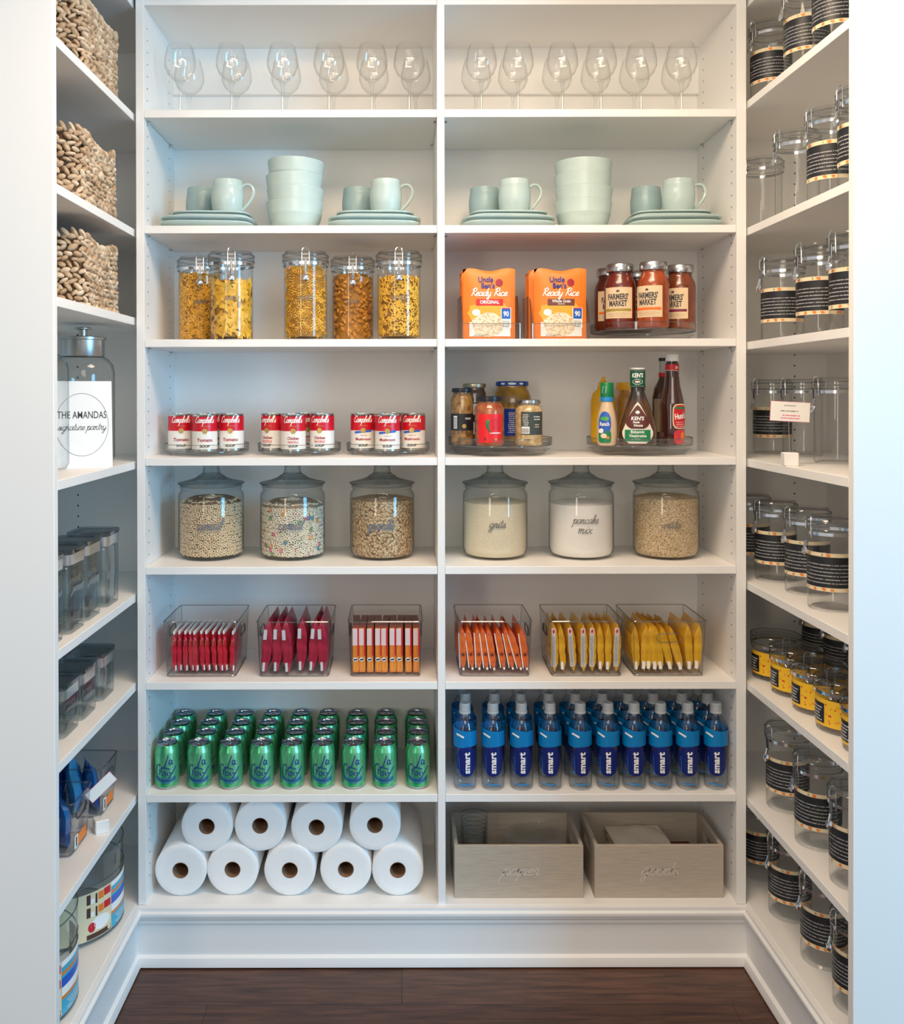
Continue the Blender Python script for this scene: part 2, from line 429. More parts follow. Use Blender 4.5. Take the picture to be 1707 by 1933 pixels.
# ------------------------------------------------------------------ the room
def floor_mat():
    m = bpy.data.materials.new('dark_wood_floor'); m.use_nodes = True
    nt = m.node_tree; b = nt.nodes['Principled BSDF']; N = nt.nodes.new; L = nt.links.new
    tc = N('ShaderNodeTexCoord'); br = N('ShaderNodeTexBrick'); br.offset = 0.37
    br.inputs['Color1'].default_value = (0.098, 0.046, 0.032, 1); br.inputs['Color2'].default_value = (0.072, 0.032, 0.023, 1)
    br.inputs['Mortar'].default_value = (0.02, 0.012, 0.01, 1); br.inputs['Scale'].default_value = 1.0
    br.inputs['Brick Width'].default_value = 1.3; br.inputs['Row Height'].default_value = 0.16; br.inputs['Mortar Size'].default_value = 0.0012
    L(tc.outputs['Object'], br.inputs['Vector'])
    mp = N('ShaderNodeMapping'); mp.inputs['Scale'].default_value = (2.2, 26, 1); L(tc.outputs['Object'], mp.inputs['Vector'])
    n = N('ShaderNodeTexNoise'); n.inputs['Scale'].default_value = 3.0; n.inputs['Detail'].default_value = 8; n.inputs['Distortion'].default_value = 0.6
    L(mp.outputs['Vector'], n.inputs['Vector'])
    r = N('ShaderNodeValToRGB'); r.color_ramp.elements[0].position = 0.3; r.color_ramp.elements[0].color = (0.45, 0.42, 0.4, 1)
    r.color_ramp.elements[1].position = 0.72; r.color_ramp.elements[1].color = (1.5, 1.4, 1.2, 1)
    L(n.outputs['Fac'], r.inputs['Fac'])
    mx = N('ShaderNodeMix'); mx.data_type = 'RGBA'; mx.blend_type = 'MULTIPLY'; mx.inputs[0].default_value = 1
    L(br.outputs['Color'], mx.inputs[6]); L(r.outputs['Color'], mx.inputs[7]); L(mx.outputs[2], b.inputs['Base Color'])
    b.inputs['Roughness'].default_value = 0.42
    bp = N('ShaderNodeBump'); bp.inputs['Strength'].default_value = 0.15; bp.inputs['Distance'].default_value = 0.002
    L(n.outputs['Fac'], bp.inputs['Height']); L(bp.outputs['Normal'], b.inputs['Normal'])
    return m
def slab(name, x0, x1, y0, y1, z0, z1, mt):
    return struct(MB().box(x0, x1, y0, y1, z0, z1, mt).build(name))
slab('floor', -2.6, 2.9, -4.2, 0.40, -0.02, 0.0, floor_mat())
slab('ceiling', -1.14, 1.37, -2.2, 0.40, 2.68, 2.72, WALLM)
slab('wall_back', -1.14, 1.37, 0.352, 0.40, 0.0, 2.68, WALLM)
slab('wall_left', -1.14, -1.082, -0.60, 0.352, 0.0, 2.68, WALLM)
slab('wall_right', 1.318, 1.37, -0.60, 0.352, 0.0, 2.68, WALLM)
slab('wall_front_left', -2.6, -1.14, -0.60, -0.50, 0.0, 2.68, WALLM)
slab('wall_front_right', 1.37, 2.9, -0.60, -0.50, 0.0, 2.68, WALLM)

XL, XR = -0.706, 0.918
AL, AR = math.asin(-0.0131), math.asin(0.0137)      # the side runs open a little towards the door
VL = 0.5257; VR = 0.534                             # how far the side runs reach

def base_profile(x0, x1, name, M=None, ends=0.0):
    """baseboard with a moulded cap and a quarter round; face towards -y"""
    b = MB()
    sec = [(0.0, 0.004), (-0.018, 0.004), (-0.018, 0.012), (-0.014, 0.026), (-0.006, 0.032), (-0.006, 0.110), (-0.010, 0.116),
           (-0.010, 0.124), (-0.016, 0.130), (-0.020, 0.140), (-0.020, 0.146), (-0.013, 0.150), (-0.013, 0.158), (0.0, 0.160)]
    n = len(sec); vs = [(x0 - y * 0 , y, z) for y, z in sec] + [(x1, y, z) for y, z in sec]
    fs = [(i, i + n, (i + 1) % n + n, (i + 1) % n) for i in range(n)] + [tuple(range(n))[::-1], tuple(range(n, 2 * n))]
    b.add(vs, fs, PAINT, M)
    return struct(b.build(name, angle=20))
base_profile(XL, XR, 'baseboard_back')
base_profile(0, 0.60, 'baseboard_left', T(XL, 0, 0) @ R(AL, 'Z') @ T(0, -VL - 0.022, 0) @ R(pi / 2, 'Z'))
base_profile(-0.60, 0, 'baseboard_right', T(XR, 0, 0) @ R(AR, 'Z') @ T(0, -VR - 0.022, 0) @ R(-pi / 2, 'Z'))
def crown(x0, x1, name, M=None):
    sec = [(0.0, 0.0), (-0.012, 0.0), (-0.014, 0.03), (-0.03, 0.05), (-0.06, 0.09), (-0.075, 0.105), (-0.075, 0.12), (0, 0.12)]
    n = len(sec); vs = [(x0, y, z + 2.56) for y, z in sec] + [(x1, y, z + 2.56) for y, z in sec]
    fs = [(i, i + n, (i + 1) % n + n, (i + 1) % n) for i in range(n)] + [tuple(range(n))[::-1], tuple(range(n, 2 * n))]
    return struct(MB().add(vs, fs, PAINT, M).build(name, angle=20))
crown(XL, XR, 'trim_1')
crown(0, 0.60, 'trim_2', T(XL, 0, 0) @ R(AL, 'Z') @ T(0, -VL - 0.022, 0) @ R(pi / 2, 'Z'))
crown(-0.60, 0, 'trim_3', T(XR, 0, 0) @ R(AR, 'Z') @ T(0, -VR - 0.022, 0) @ R(-pi / 2, 'Z'))

# ------------------------------------------------------------------ shelving
ZB = [2.265, 1.9595, 1.659, 1.345, 1.0565, 0.751, 0.452, 0.1608]
ZL = [2.2575, 1.952, 1.7176, 1.3354, 0.9826, 0.746, 0.4464, 0.1608]
ZR = [2.2876, 1.952, 1.650, 1.3396, 1.0134, 0.7474, 0.438, 0.1608]
TH = 0.0205
def peg(b, x, y, nx, z0=0.22, z1=2.5, ax='x'):
    """a column of shelf-pin holes on a panel face"""
    z = z0
    while z < z1:
        vs = [(x, y, z)]
        for i in range(8):
            a = 2 * pi * i / 8
            vs.append((x, y + 0.0026 * cos(a), z + 0.0026 * sin(a)) if ax == 'x' else (x + 0.0026 * cos(a), y, z + 0.0026 * sin(a)))
        b.add(vs, [(0, 1 + i, 1 + (i + 1) % 8) for i in range(8)], DARK); z += 0.032
XA, XB, XC, XD, XE, XF = -0.6986, -0.6776, 0.0966, 0.1162, 0.8876, 0.913
unit = thing('shelving_unit', 'white built-in shelving across the back of the pantry, two bays wide', 'shelves', (0, 0, 0))
b = MB().box(XA, XB, 0.0, 0.345, 0.16, 2.56, WHITE, b=0.0008)
for yy in (0.037, 0.27): peg(b, XB + 0.0004, yy, 1)
b.build('side_panel', unit)
b = MB().box(XE, XF, 0.0, 0.345, 0.16, 2.56, WHITE, b=0.0008)
for yy in (0.037, 0.27): peg(b, XE - 0.0004, yy, 1)
b.build('side_panel', unit)
b = MB().box(XC, XD, 0.0, 0.33, 0.16, 2.56, WHITE, b=0.0008)
for yy in (0.037, 0.27):
    peg(b, XC - 0.0004, yy, 1); peg(b, XD + 0.0004, yy, 1)
b.build('divider_panel', unit)
MB().box(XB, XE, 0.328, 0.345, 0.14, 2.56, WHITE).build('back_panel', unit)
MB().box(XA, XF, 0.003, 0.328, 2.541, 2.56, WHITE, b=0.0008).build('top_panel', unit)
MB().box(XB, XE, 0.0, 0.328, 0.14, 0.1608, WHITE).build('bottom_panel', unit)
for (x0, x1) in ((XB, XC), (XD, XE)):
    MB().box(x0, x1, 0.311, 0.328, 2.405, 2.541, WHITE, b=0.001).build('hanging_rail', unit)
    for z in ZB[:7]:
        s = MB().box(x0 + 0.0006, x1 - 0.0006, 0.002, 0.327, z - TH, z, WHITE, b=0.0009).build('shelf', unit)
        p = MB()
        for xx in (x0 + 0.004, x1 - 0.004):
            for yy in (0.037, 0.27): p.tube([(xx - 0.004, yy, z - TH - 0.003), (xx + 0.004, yy, z - TH - 0.003)], 0.0028, STEEL, 6)
        p.build('shelf_pin', s)

def side_unit(name_side, X, A, zs, back, V, sgn, label):
    """sgn -1: left run, shelves reach towards -x"""
    root = thing('shelving_unit', label, 'shelves', (X, 0, 0), A)
    def bx(x0, x1, y0, y1, z0, z1, bb=0.0009):
        x0, x1 = sorted((x0 * sgn, x1 * sgn)); return MB().box(x0, x1, y0, y1, z0, z1, WHITE, b=bb)
    bx(0, back, -V - 0.0212, -V, 0.0, 2.56).build('end_panel', root)
    rear = bx(0.006, back, 0.328, 0.345, 0.14, 2.56)
    peg(rear, 0.268 * sgn, 0.3275, 1, 0.22, 2.5, 'y')
    rear.build('end_panel', root)
    bx(back - 0.004, back + 0.012, -V, 0.328, 0.14, 2.56).build('back_panel', root)
    for i, z in enumerate(zs):
        s = bx(0.0, back - 0.004, -V, 0.328 if True else 0, z - TH, z).build('shelf' if i < 7 else 'bottom_panel', root)
    bx(0.0, back, -V, 0.328, 2.535, 2.56).build('top_panel', root)
    return root
side_unit('left', XL, AL, ZL, 0.356, VL, -1, 'white shelving run along the left wall holding baskets and glass canisters')
side_unit('right', XR, AR, ZR, 0.369, VR, 1, 'white shelving run along the right wall full of clear clamp-lid jars')

# ------------------------------------------------------------------ top shelf: wine glasses
EPS = 0.0008
def wine_glass():
    t = thing('wine_glass', 'wine glass', 'wine glass')
    MB().lathe([(0, 0.004), (0.010, 0.003), (0.034, 0.0015), (0.0365, 0), (0.034, 0), (0, 0)], FINE, 28).build('foot', t)
    MB().lathe([(0.009, 0.0035), (0.0045, 0.012), (0.0036, 0.03), (0.0036, 0.085), (0.0055, 0.098), (0.010, 0.106)], GLASS, 14).build('stem', t)
    MB().lathe([(0, 0.105), (0.008, 0.106), (0.020, 0.112), (0.034, 0.127), (0.0425, 0.147), (0.0425, 0.163), (0.038, 0.187), (0.0325, 0.205),
                (0.0320, 0.2055), (0.0320, 0.205), (0.037, 0.187), (0.0413, 0.163), (0.0413, 0.147), (0.033, 0.128), (0.018, 0.115), (0, 0.111)], FINE, 36).build('bowl', t)
    return Maker(t)
mk = wine_glass()
fl = [342, 439, 535, 622.6, 703.4, 773.7]; rl = [359, 448.6, 541.7, 631.4, 707, 786]
fr = [909.6, 978.9, 1062.5, 1135.3, 1210.9, 1286.8]; rr = [900, 969, 1052, 1125, 1198, 1277]
for bay, a, c in (('left', fl, rl), ('right', fr, rr)):
    for row, xs, D in (('front', a, 2.55), ('rear', c, 2.665)):
        for i, px in enumerate(xs):
            mk.put((PX(px, D), YD(D), ZB[0]), 0, '%s wine glass in the %s row, top shelf of the %s bay' % (nth(i, 6), row, bay), 'wine glasses on the top shelf')

# ------------------------------------------------------------------ dishes
GLAZE = mat('pale_green_glaze', (0.50, 0.62, 0.60), 0.2, spec=0.5, noise=(9, 0), color2=(0.46, 0.585, 0.575))
SHADED_GLAZE = mat('shaded_green_glaze', (0.30, 0.42, 0.44), 0.25, spec=0.5)  # darker copy of the glaze: shade painted into the rear mugs
def plate(r, h):
    return MB().lathe([(0, 0.003), (r * 0.60, 0.003), (r * 0.66, 0.0), (r * 0.70, 0.002), (r * 0.93, h * 0.55), (r * 0.995, h - 0.004), (r, h - 0.001),
                       (r * 0.99, h), (r * 0.90, h * 0.62), (r * 0.72, 0.008), (0, 0.007)], GLAZE, 72, p=5.0)
big = plate(0.127, 0.019).mesh('dinner_plate', 50); small = plate(0.107, 0.013).mesh('side_plate', 50)
def plain(name, me, loc, rz, label, cat, group, rot=None):
    o = bpy.data.objects.new(name, me); COL.objects.link(o); o.location = loc; o.rotation_euler = rot or (0, 0, rz)
    o['label'] = label; o['category'] = cat
    if group: o['group'] = group
    return o
def mug(GLAZE=GLAZE):
    t = thing('mug', 'mug', 'mug')
    MB().lathe([(0, 0.004), (0.030, 0.003), (0.033, 0), (0.036, 0.002), (0.041, 0.016), (0.0418, 0.018), (0.0418, 0.0195), (0.0427, 0.021), (0.0445, 0.045), (0.044, 0.062),
                (0.0415, 0.080), (0.0418, 0.082), (0.0412, 0.0835), (0.040, 0.0945), (0.0395, 0.096), (0.0375, 0.0945), (0.040, 0.07), (0.041, 0.045), (0.038, 0.02), (0.03, 0.007), (0, 0.006)], GLAZE, 40).build('body', t)
    pts = [(0.040, 0, 0.077), (0.050, 0, 0.084), (0.064, 0, 0.083), (0.073, 0, 0.070), (0.072, 0, 0.054), (0.062, 0, 0.036), (0.050, 0, 0.022), (0.040, 0, 0.014)]
    q = [(p[0], 0, p[1]) for p in smooth_pts([(a, c) for a, _, c in pts], 3)]
    MB().tube(q, 0.0042, GLAZE, 8, flat=1.3).build('handle', t)
    return Maker(t)
mk = mug(); mk2 = mug(SHADED_GLAZE)
names = ['leftmost stack', 'second stack from the left', 'second stack from the right', 'rightmost stack']
stacks = [(396, 401.5, (431, 382), 8), (707, 707.5, (729, 676), 3), (956, 956, (972, 915), 5), (1267, 1263, (1281, 1220), -9)]
pos = ['bottom', 'second from the bottom', 'second from the top', 'top']
for k, (c1, c2, (m1, m2), rz) in enumerate(stacks):
    z = ZB[1]; X = PX(c1, 2.575)
    for i in range(4):
        me, h = ((big, 0.0135) if i < 2 else (small, 0.009))
        plain('dinner_plate' if i < 2 else 'side_plate', me, (X + (0.002 if i % 2 else -0.001) + (PX(c2, 2.575) - X if i > 1 else 0), YD(2.600) + 0.001 * i, z), radians(rz * 0.3 + (1, -1, 2, 0)[i]),
              'pale green %s plate, %s of the %s' % ('large' if i < 2 else 'small', pos[i], names[k]), 'plate', 'plates stacked on the dish shelf')
        z += h
    zt = z + 0.0125 - 0.009 - 0.004
    mk.put((PX(m1, 2.555), YD(2.555), zt), radians((-8, 0, 4, 0)[k]), 'pale mug with its handle showing, front one on the %s' % names[k], 'mug', None)
    mk2.put((PX(m2, 2.655), YD(2.655), zt), radians(70), 'pale mug painted in shade, behind the front one on the %s' % names[k], 'mug', None)
for o in bpy.data.objects:
    if o.get('category') == 'mug': o['group'] = 'mugs on the plate stacks'
    if o.get('category') == 'wine glass': pass
bw = MB().lathe([(0, 0.004), (0.040, 0.003), (0.042, 0), (0.045, 0), (0.046, 0.004), (0.060, 0.012), (0.070, 0.030), (0.0745, 0.048), (0.0752, 0.050), (0.0748, 0.052), (0.0788, 0.080), (0.0785, 0.084),
                 (0.0765, 0.083), (0.0755, 0.078), (0.0715, 0.048), (0.066, 0.030), (0.055, 0.015), (0.03, 0.008), (0, 0.008)], GLAZE, 48).mesh('bowl', 50)
for bay, px in (('left', 557.5), ('right', 1101)):
    for i in range(4):
        tilt = radians(2.2) if (bay == 'left' and i == 3) else 0
        plain('bowl', bw, (PX(px, 2.58) + (0, 0.002, -0.001, 0.001)[i], YD(2.58), ZB[1] + 0.0365 * i + (0.003 if tilt else 0)), 0.0,
              'pale green bowl, %s in the %s bay stack' % (pos[i], bay), 'bowl', 'nested bowls on the dish shelf', rot=(0, tilt, 0))

# ------------------------------------------------------------------ clamp-lid canisters
def canister(r=0.0575, h=0.237, label=None, lid=ACRYL2, clasp_a=0.0, rnd=None, short=False):
    """root faces -y; clasp at angle clasp_a; label in None / 'black' / 'yellow'"""
    t = thing('storage_jar', 'jar', 'jar')
    zb = h - 0.040 if not short else h - 0.032
    MB().lathe([(0, 0.006), (r - 0.010, 0.005), (r - 0.004, 0.0), (r - 0.001, 0.003), (r, 0.008), (r, zb), (r + 0.003, zb + 0.002), (r + 0.003, zb + 0.012)], ACRYL, 40).build('body', t)
    L = MB()
    L.lathe([(r + 0.003, zb + 0.010), (r + 0.0048, zb + 0.012), (r + 0.0048, zb + 0.018), (r + 0.0025, zb + 0.020), (r + 0.0048, zb + 0.023), (r + 0.0048, zb + 0.028),
             (r + 0.001, zb + 0.031), (r - 0.002, h - 0.001), (r - 0.008, h), (r - 0.013, h - 0.004), (0, h - 0.005)], lid, 40)
    L.tube([((r + 0.0045) * cos(a * pi / 20), (r + 0.0045) * sin(a * pi / 20), zb + 0.0295) for a in range(40)], 0.0011, EDGE, 5, closed=True)
    L.tube([((r + 0.0045) * cos(a * pi / 20), (r + 0.0045) * sin(a * pi / 20), zb + 0.0125) for a in range(40)], 0.0011, EDGE, 5, closed=True)
    L.build('lid', t)
    MB().lathe([(r + 0.0034, zb), (r + 0.0046, zb), (r + 0.0046, zb + 0.0075), (r + 0.0034, zb + 0.0075), (r + 0.0034, zb)], CHROME, 40).build('band', t)
    M = R(clasp_a, 'Z')
    y0 = -(r + 0.007)
    c = MB()
    top = h + 0.003
    loop = [(-0.0095, y0, zb - 0.006), (-0.0095, y0 - 0.001, top - 0.012), (-0.0075, y0 + 0.001, top - 0.003), (-0.003, y0 + 0.004, top), (0.003, y0 + 0.004, top),
            (0.0075, y0 + 0.001, top - 0.003), (0.0095, y0 - 0.001, top - 0.012), (0.0095, y0, zb - 0.006)]
    c.tube(loop, 0.0012, CHROME, 6, M)
    cl = c.build('wire_bail', t)
    c = MB()
    c.box(-0.0038, 0.0038, y0 - 0.006, y0 - 0.003, zb - 0.020, zb + 0.012, DKSTEEL, M @ T(0, 0, 0), b=0.001)
    c.tube([(0, y0 - 0.006, zb - 0.014), (0, y0 - 0.010, zb - 0.030)], 0.0035, CHROME, 8, M)
    c.lathe([(0, -0.0035), (0.006, -0.0028), (0.0098, 0), (0.006, 0.0028), (0, 0.0035)], CHROME, 16, M @ T(0, y0 - 0.011, zb - 0.037) @ R(radians(78), 'X'))
    c.build('clasp_lever', t)
    rnd = rnd or random.Random(4)
    if label == 'black':
        z0, z1 = h * 0.22, h * 0.63
        lb = MB(); f = on_cyl(r + 0.0006); g = on_cyl(r + 0.0012); W = r * 1.62
        lb.patch(-W, W, z0, z1, f, CREAM, 22, 1)
        lb.patch(-W, W, z0 + 0.009, z1 - 0.009, on_cyl(r + 0.0009), BLACKP, 22, 1)
        lo = lb.build('label', t)
        d = MB()
        for k in range(9):
            x = -W + 2 * W * (k + 0.5) / 9
            for zz in (z0 + 0.0045, z1 - 0.0045):
                if rnd.random() < 0.55: d.blob(x + rnd.uniform(-.006, .006), zz, rnd.uniform(.002, .005), 0.0034, g, ORANGE if rnd.random() < .6 else GOLD, 7, 1, jit=.3, rnd=rnd)
        d.geo(small_print(-W * 0.9, W * 0.9, z0 + 0.018, z1 - 0.020, 6, rnd, 0.28), g, mat('faint_print', (0.50, 0.50, 0.50), .6))
        d.build('print', lo)
    if label == 'yellow':
        z0, z1 = h * 0.13, h * 0.64
        lb = MB(); g = on_cyl(r + 0.0012)
        lb.patch(-r * 1.7, r * 1.7, z0, z1, on_cyl(r + 0.0006), YELLOW, 22, 1)
        lb.patch(-r * 1.6, -r * 0.75, z0 + 0.006, z1 - 0.010, on_cyl(r + 0.0009), BLACKP, 8, 1)
        lb.patch(r * 0.2, r * 0.9, z0 + 0.006, z0 + 0.028, on_cyl(r + 0.0009), BLACKP, 8, 1)
        for k in range(60):
            x = rnd.uniform(-r * 0.7, r * 1.6); z = rnd.uniform(z0 + 0.005, z1 - 0.004)
            lb.blob(x, z, rnd.uniform(.0012, .003), rnd.uniform(.001, .0025), g, RED if rnd.random() < .6 else ORANGE, 6, 1, jit=.4, rnd=rnd)
        lo = lb.build('label', t)
        MB().geo(small_print(-r * 1.5, -r * 0.85, z0 + 0.01, z1 - 0.015, 5, rnd), g, WINK).build('print', lo)
    return Maker(t)

# pasta jars
PASTA = mat('dry_pasta', (0.88, 0.54, 0.06), 0.5, noise=(60, 0), color2=(0.72, 0.38, 0.03))
PASTA_IN = mat('dry_pasta_gap_shade', (0.42, 0.20, 0.03), 0.8)  # darker core colour paints the shade between pasta pieces
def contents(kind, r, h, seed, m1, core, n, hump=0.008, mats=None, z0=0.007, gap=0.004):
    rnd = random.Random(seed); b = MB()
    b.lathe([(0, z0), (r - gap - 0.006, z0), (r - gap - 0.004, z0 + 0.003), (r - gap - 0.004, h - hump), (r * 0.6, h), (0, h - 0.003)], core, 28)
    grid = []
    if kind == 'ring':
        sp_ = 0.0122; na = int(2 * pi * r / sp_)
        for ly in (0, 1):
            zz = z0 + 0.008
            q = 0
            while zz < h - hump - 0.001:
                grid += [((i + 0.5 * ((q + ly) % 2)) * 2 * pi / na + rnd.uniform(-.018, .018), zz + rnd.uniform(-.0018, .0018), 0.0028 * ly) for i in range(na)]
                zz += sp_ * 0.9; q += 1
        n = len(grid) + 230
    for k in range(n):
        if grid and k < len(grid):
            a, z, dp = grid[k]
            M = T(0, 0, z) @ R(a, 'Z') @ T(r - gap - 0.0012 - dp, 0, 0) @ R(rnd.uniform(0, 2 * pi), 'X') @ R(rnd.uniform(-.28, .28), 'Y')
        elif not grid and rnd.random() < 0.88:
            a = rnd.uniform(0, 2 * pi); z = z0 + 0.006 + rnd.random() * (h - hump - z0 - 0.005)
            M = T(0, 0, z) @ R(a, 'Z') @ T(r - gap - {'bow': 0.0035, 'spiral': 0.0045, 'shell': 0.004, 'twist': 0.002}.get(kind, 0.0008), 0, 0) @ R(rnd.uniform(0, 2 * pi), 'X') @ R(rnd.uniform(-.16, .16), 'Y')
        else:
            a = rnd.uniform(0, 2 * pi); q = r * math.sqrt(rnd.random()) * (0.9 if kind == 'ring' else 0.66)
            M = T(q * cos(a), q * sin(a), h - hump * (q / r) ** 2 - 0.001) @ R(rnd.uniform(0, 6.28), 'Z') @ R(pi / 2, 'Y')
        mt = m1
        if mats:
            for (pr, mm) in mats:
                if rnd.random() < pr: mt = mm; break
        if kind == 'twist':
            pts = [(0.0016 * cos(i * 1.5), 0.0042 * sin(i * 1.5) , -0.016 + i * 0.0029) for i in range(12)]
            b.tube(pts, 0.0021, mt, 4, M)
        elif kind == 'bow':
            w, l = 0.009, 0.017
            vs = [(0.0015, 0, 0), (0, w, l), (0.002, 0, l * 0.9), (0, -w, l), (0, w, -l), (0.002, 0, -l * 0.9), (0, -w, -l), (0.003, 0.0035, 0), (0.003, -0.0035, 0)]
            b.add(vs, [(7, 1, 2, 0), (0, 2, 3, 8), (7, 0, 5, 4), (0, 8, 6, 5)], mt, M)
        elif kind == 'spiral':
            for ph in (0, pi):
                pts = [(0.0030 * cos(i * 1.1 + ph), 0.0045 * sin(i * 1.1 + ph), -0.017 + i * 0.0026) for i in range(14)]
                b.tube(pts, 0.0013, mt, 3, M)
        elif kind == 'shell':
            b.tube([(0.004 * cos(i * .7), 0.008 * sin(i * .7), -0.002 + 0.001 * i) for i in range(7)], [0.003, .0045, .0052, .0052, .005, .004, .002], mt, 5, M)
        elif kind == 'elbow':
            b.tube([(0, 0.0052 * cos(i * .62 - 1.2), 0.0052 * sin(i * .62 - 1.2)) for i in range(6)], 0.0019, mt, 5, M)
        elif kind == 'ring':
            R1, R2 = 0.0042, 0.0018; M2 = M @ R(pi / 2, 'Y') @ R(rnd.uniform(-.35, .35), 'X')
            vs = []; fs = []
            for i in range(9):
                for j in range(4):
                    p1 = 2 * pi * i / 9; p2 = 2 * pi * j / 4
                    vs.append(((R1 + R2 * cos(p2)) * cos(p1), (R1 + R2 * cos(p2)) * sin(p1), R2 * sin(p2)))
                    fs.append((i * 4 + j, ((i + 1) % 9) * 4 + j, ((i + 1) % 9) * 4 + (j + 1) % 4, i * 4 + (j + 1) % 4))
            b.add(vs, fs, mt, M2)
    return b
specs = [(378, 2.60, 'twist', 0.190, 'gemelli twists', 650), (437.5, 2.50, 'bow', 0.160, 'bow-tie pasta', 330), (577.5, 2.50, 'spiral', 0.196, 'corkscrew pasta', 330),
         (666.5, 2.60, 'shell', 0.186, 'darker shell pasta', 420), (753.5, 2.50, 'elbow', 0.172, 'small elbow macaroni', 1200)]
mk = canister()
PASTA_DK = mat('brown_pasta', (0.62, 0.30, 0.04), 0.55, noise=(60, 0), color2=(0.40, 0.17, 0.02))
side = ['leftmost', 'second', 'middle', 'fourth', 'rightmost']
words = ['pasta', 'pasta', 'pasta', 'pasta', 'pasta']
for i, (px, D, kind, h, desc, n) in enumerate(specs):
    X = PX(px, D); ph = -math.atan2(X, D)
    j = mk.put((X, YD(D), ZB[2]), ph, 'tall clear clamp-lid jar holding %s, %s of five' % (desc, side[i] if i in (0, 2, 4) else ('second from the left' if i == 1 else 'second from the right')), 'pasta jars')
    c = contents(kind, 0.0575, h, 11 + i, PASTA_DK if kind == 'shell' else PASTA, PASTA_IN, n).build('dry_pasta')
    tag(c, '%s filling the %s jar on the left bay\'s third shelf' % (desc, ('leftmost', 'second', 'middle', 'fourth', 'rightmost')[i]), 'pasta', 'pasta in the jars', 'stuff', (X, YD(D), ZB[2]))
for o in [o for o in bpy.data.objects if o.name.startswith('storage_jar')]:
    MB().geo(script('pasta', 0.008, 0.042, 0.16), on_cyl(0.0582, 0.0, 0.105), GREYINK).build('lettering', o)

# ------------------------------------------------------------------ rice pouches in clear bins
RICE = grains('cooked_rice_print', (0.85, 0.68, 0.48), (0.9, 0.82, 0.66), (0.62, 0.42, 0.22), 190, 0.6, 0.1)
def pouch(kind):
    rnd = random.Random(3)
    t = thing('rice_pouch', 'pouch', 'pouch')
    W, H = 0.070, 0.186
    def th(x, z):
        u = max(0.0, 1 - (abs(x) / W) ** 3); v = max(0.0, min(1, (H - z) / 0.10)) ** 0.5
        return 0.002 + 0.016 * u * v
    def fn(x, z, off=0.0):
        zz = z + (-0.004 * cos(x / W * 4.4) if z > H * 0.9 else 0) * (z - H * 0.9) / (H * 0.1)
        return (x, -th(x, z) - off + 0.001 * sin(x * 90 + z * 60), zz)
    b = MB(); nx, nz = 14, 18
    for s in (1, -1):
        vs = []; 
        for i in range(nx + 1):
            for j in range(nz + 1):
                x = -W + 2 * W * i / nx; z = H * j / nz; p = fn(x, z); e = (i in (0, nx)) or j == nz
                vs.append((p[0], 0 if e else p[1] * s, p[2]))
        b.add(vs, [(i * (nz + 1) + j, (i + 1) * (nz + 1) + j, (i + 1) * (nz + 1) + j + 1, i * (nz + 1) + j + 1) for i in range(nx) for j in range(nz)], ORANGE)
    b.build('bag', t, angle=60)
    f1 = lambda x, z: fn(x, z, 0.0006); f2 = lambda x, z: fn(x, z, 0.0012); f3 = lambda x, z: fn(x, z, 0.0018)
    a = MB()
    YO = mat('yellow_orange_print', (0.88, 0.42, 0.04), 0.45)
    a.blob(0, 0.068, 0.055, 0.035, f1, YO, 24, 4, jit=.12, rnd=rnd)
    a.patch(-0.054, 0.056, 0.006, 0.044, f2, WINK, 12, 4)
    a.blob(-0.005, 0.036, 0.042, 0.032, f3, RICE, 26, 4, jit=.08, rnd=rnd)
    a.patch(0.030, 0.058, 0.028, 0.083, f2, WINK, 4, 5)
    a.patch(0.032, 0.056, 0.053, 0.080, f3, BLUEP, 4, 3); a.patch(0.032, 0.056, 0.078, 0.082, f3, RED, 4, 1)
    a.blob(-0.036, 0.070, 0.011, 0.009, f2, WINK, 14, 2)
    a.patch(-0.036, 0.036, 0.088, 0.106, f2, RED if kind == 'original' else mat('brown_print', (0.16, 0.04, 0.03), 0.5), 8, 2)
    a.build('printed_panel', t, angle=60)
    f4 = lambda x, z: fn(x, z, 0.0024)
    l = MB()
    l.geo(at(word('Uncle', 0.014, 0.040, 0.03), -0.010, 0.152), f4, NAVY); l.geo(at(word("Ben's", 0.014, 0.036, 0.03), -0.004, 0.135), f4, NAVY)
    l.blob(0.026, 0.150, 0.010, 0.010, f3, DKRED, 14, 2)
    l.geo(at(script('Ready', 0.010, 0.052, 0.24), -0.022, 0.114), f4, WINK); l.geo(at(script('Rice', 0.010, 0.036, 0.24), 0.030, 0.114), f4, WINK)
    if kind == 'original': l.geo(at(word('ORIGINAL', 0.009, 0.052, 0.02), 0.0, 0.093), f4, WINK)
    else: l.geo(at(word('Whole Grain', 0.008, 0.050, 0.02), 0.0, 0.096), f4, WINK); l.geo(at(word('BROWN', 0.004, 0.018), 0.0, 0.090), f4, WINK)
    l.geo(at(word('90', 0.013, 0.015, 0.03), 0.044, 0.060), f4, WINK)
    l.geo(small_print(0.032, 0.056, 0.032, 0.050, 4, rnd), f4, GREYINK); l.geo(small_print(-0.045, 0.0, 0.008, 0.013, 1, rnd), f4, GREYINK)
    l.build('lettering', t, angle=60)
    return Maker(t)
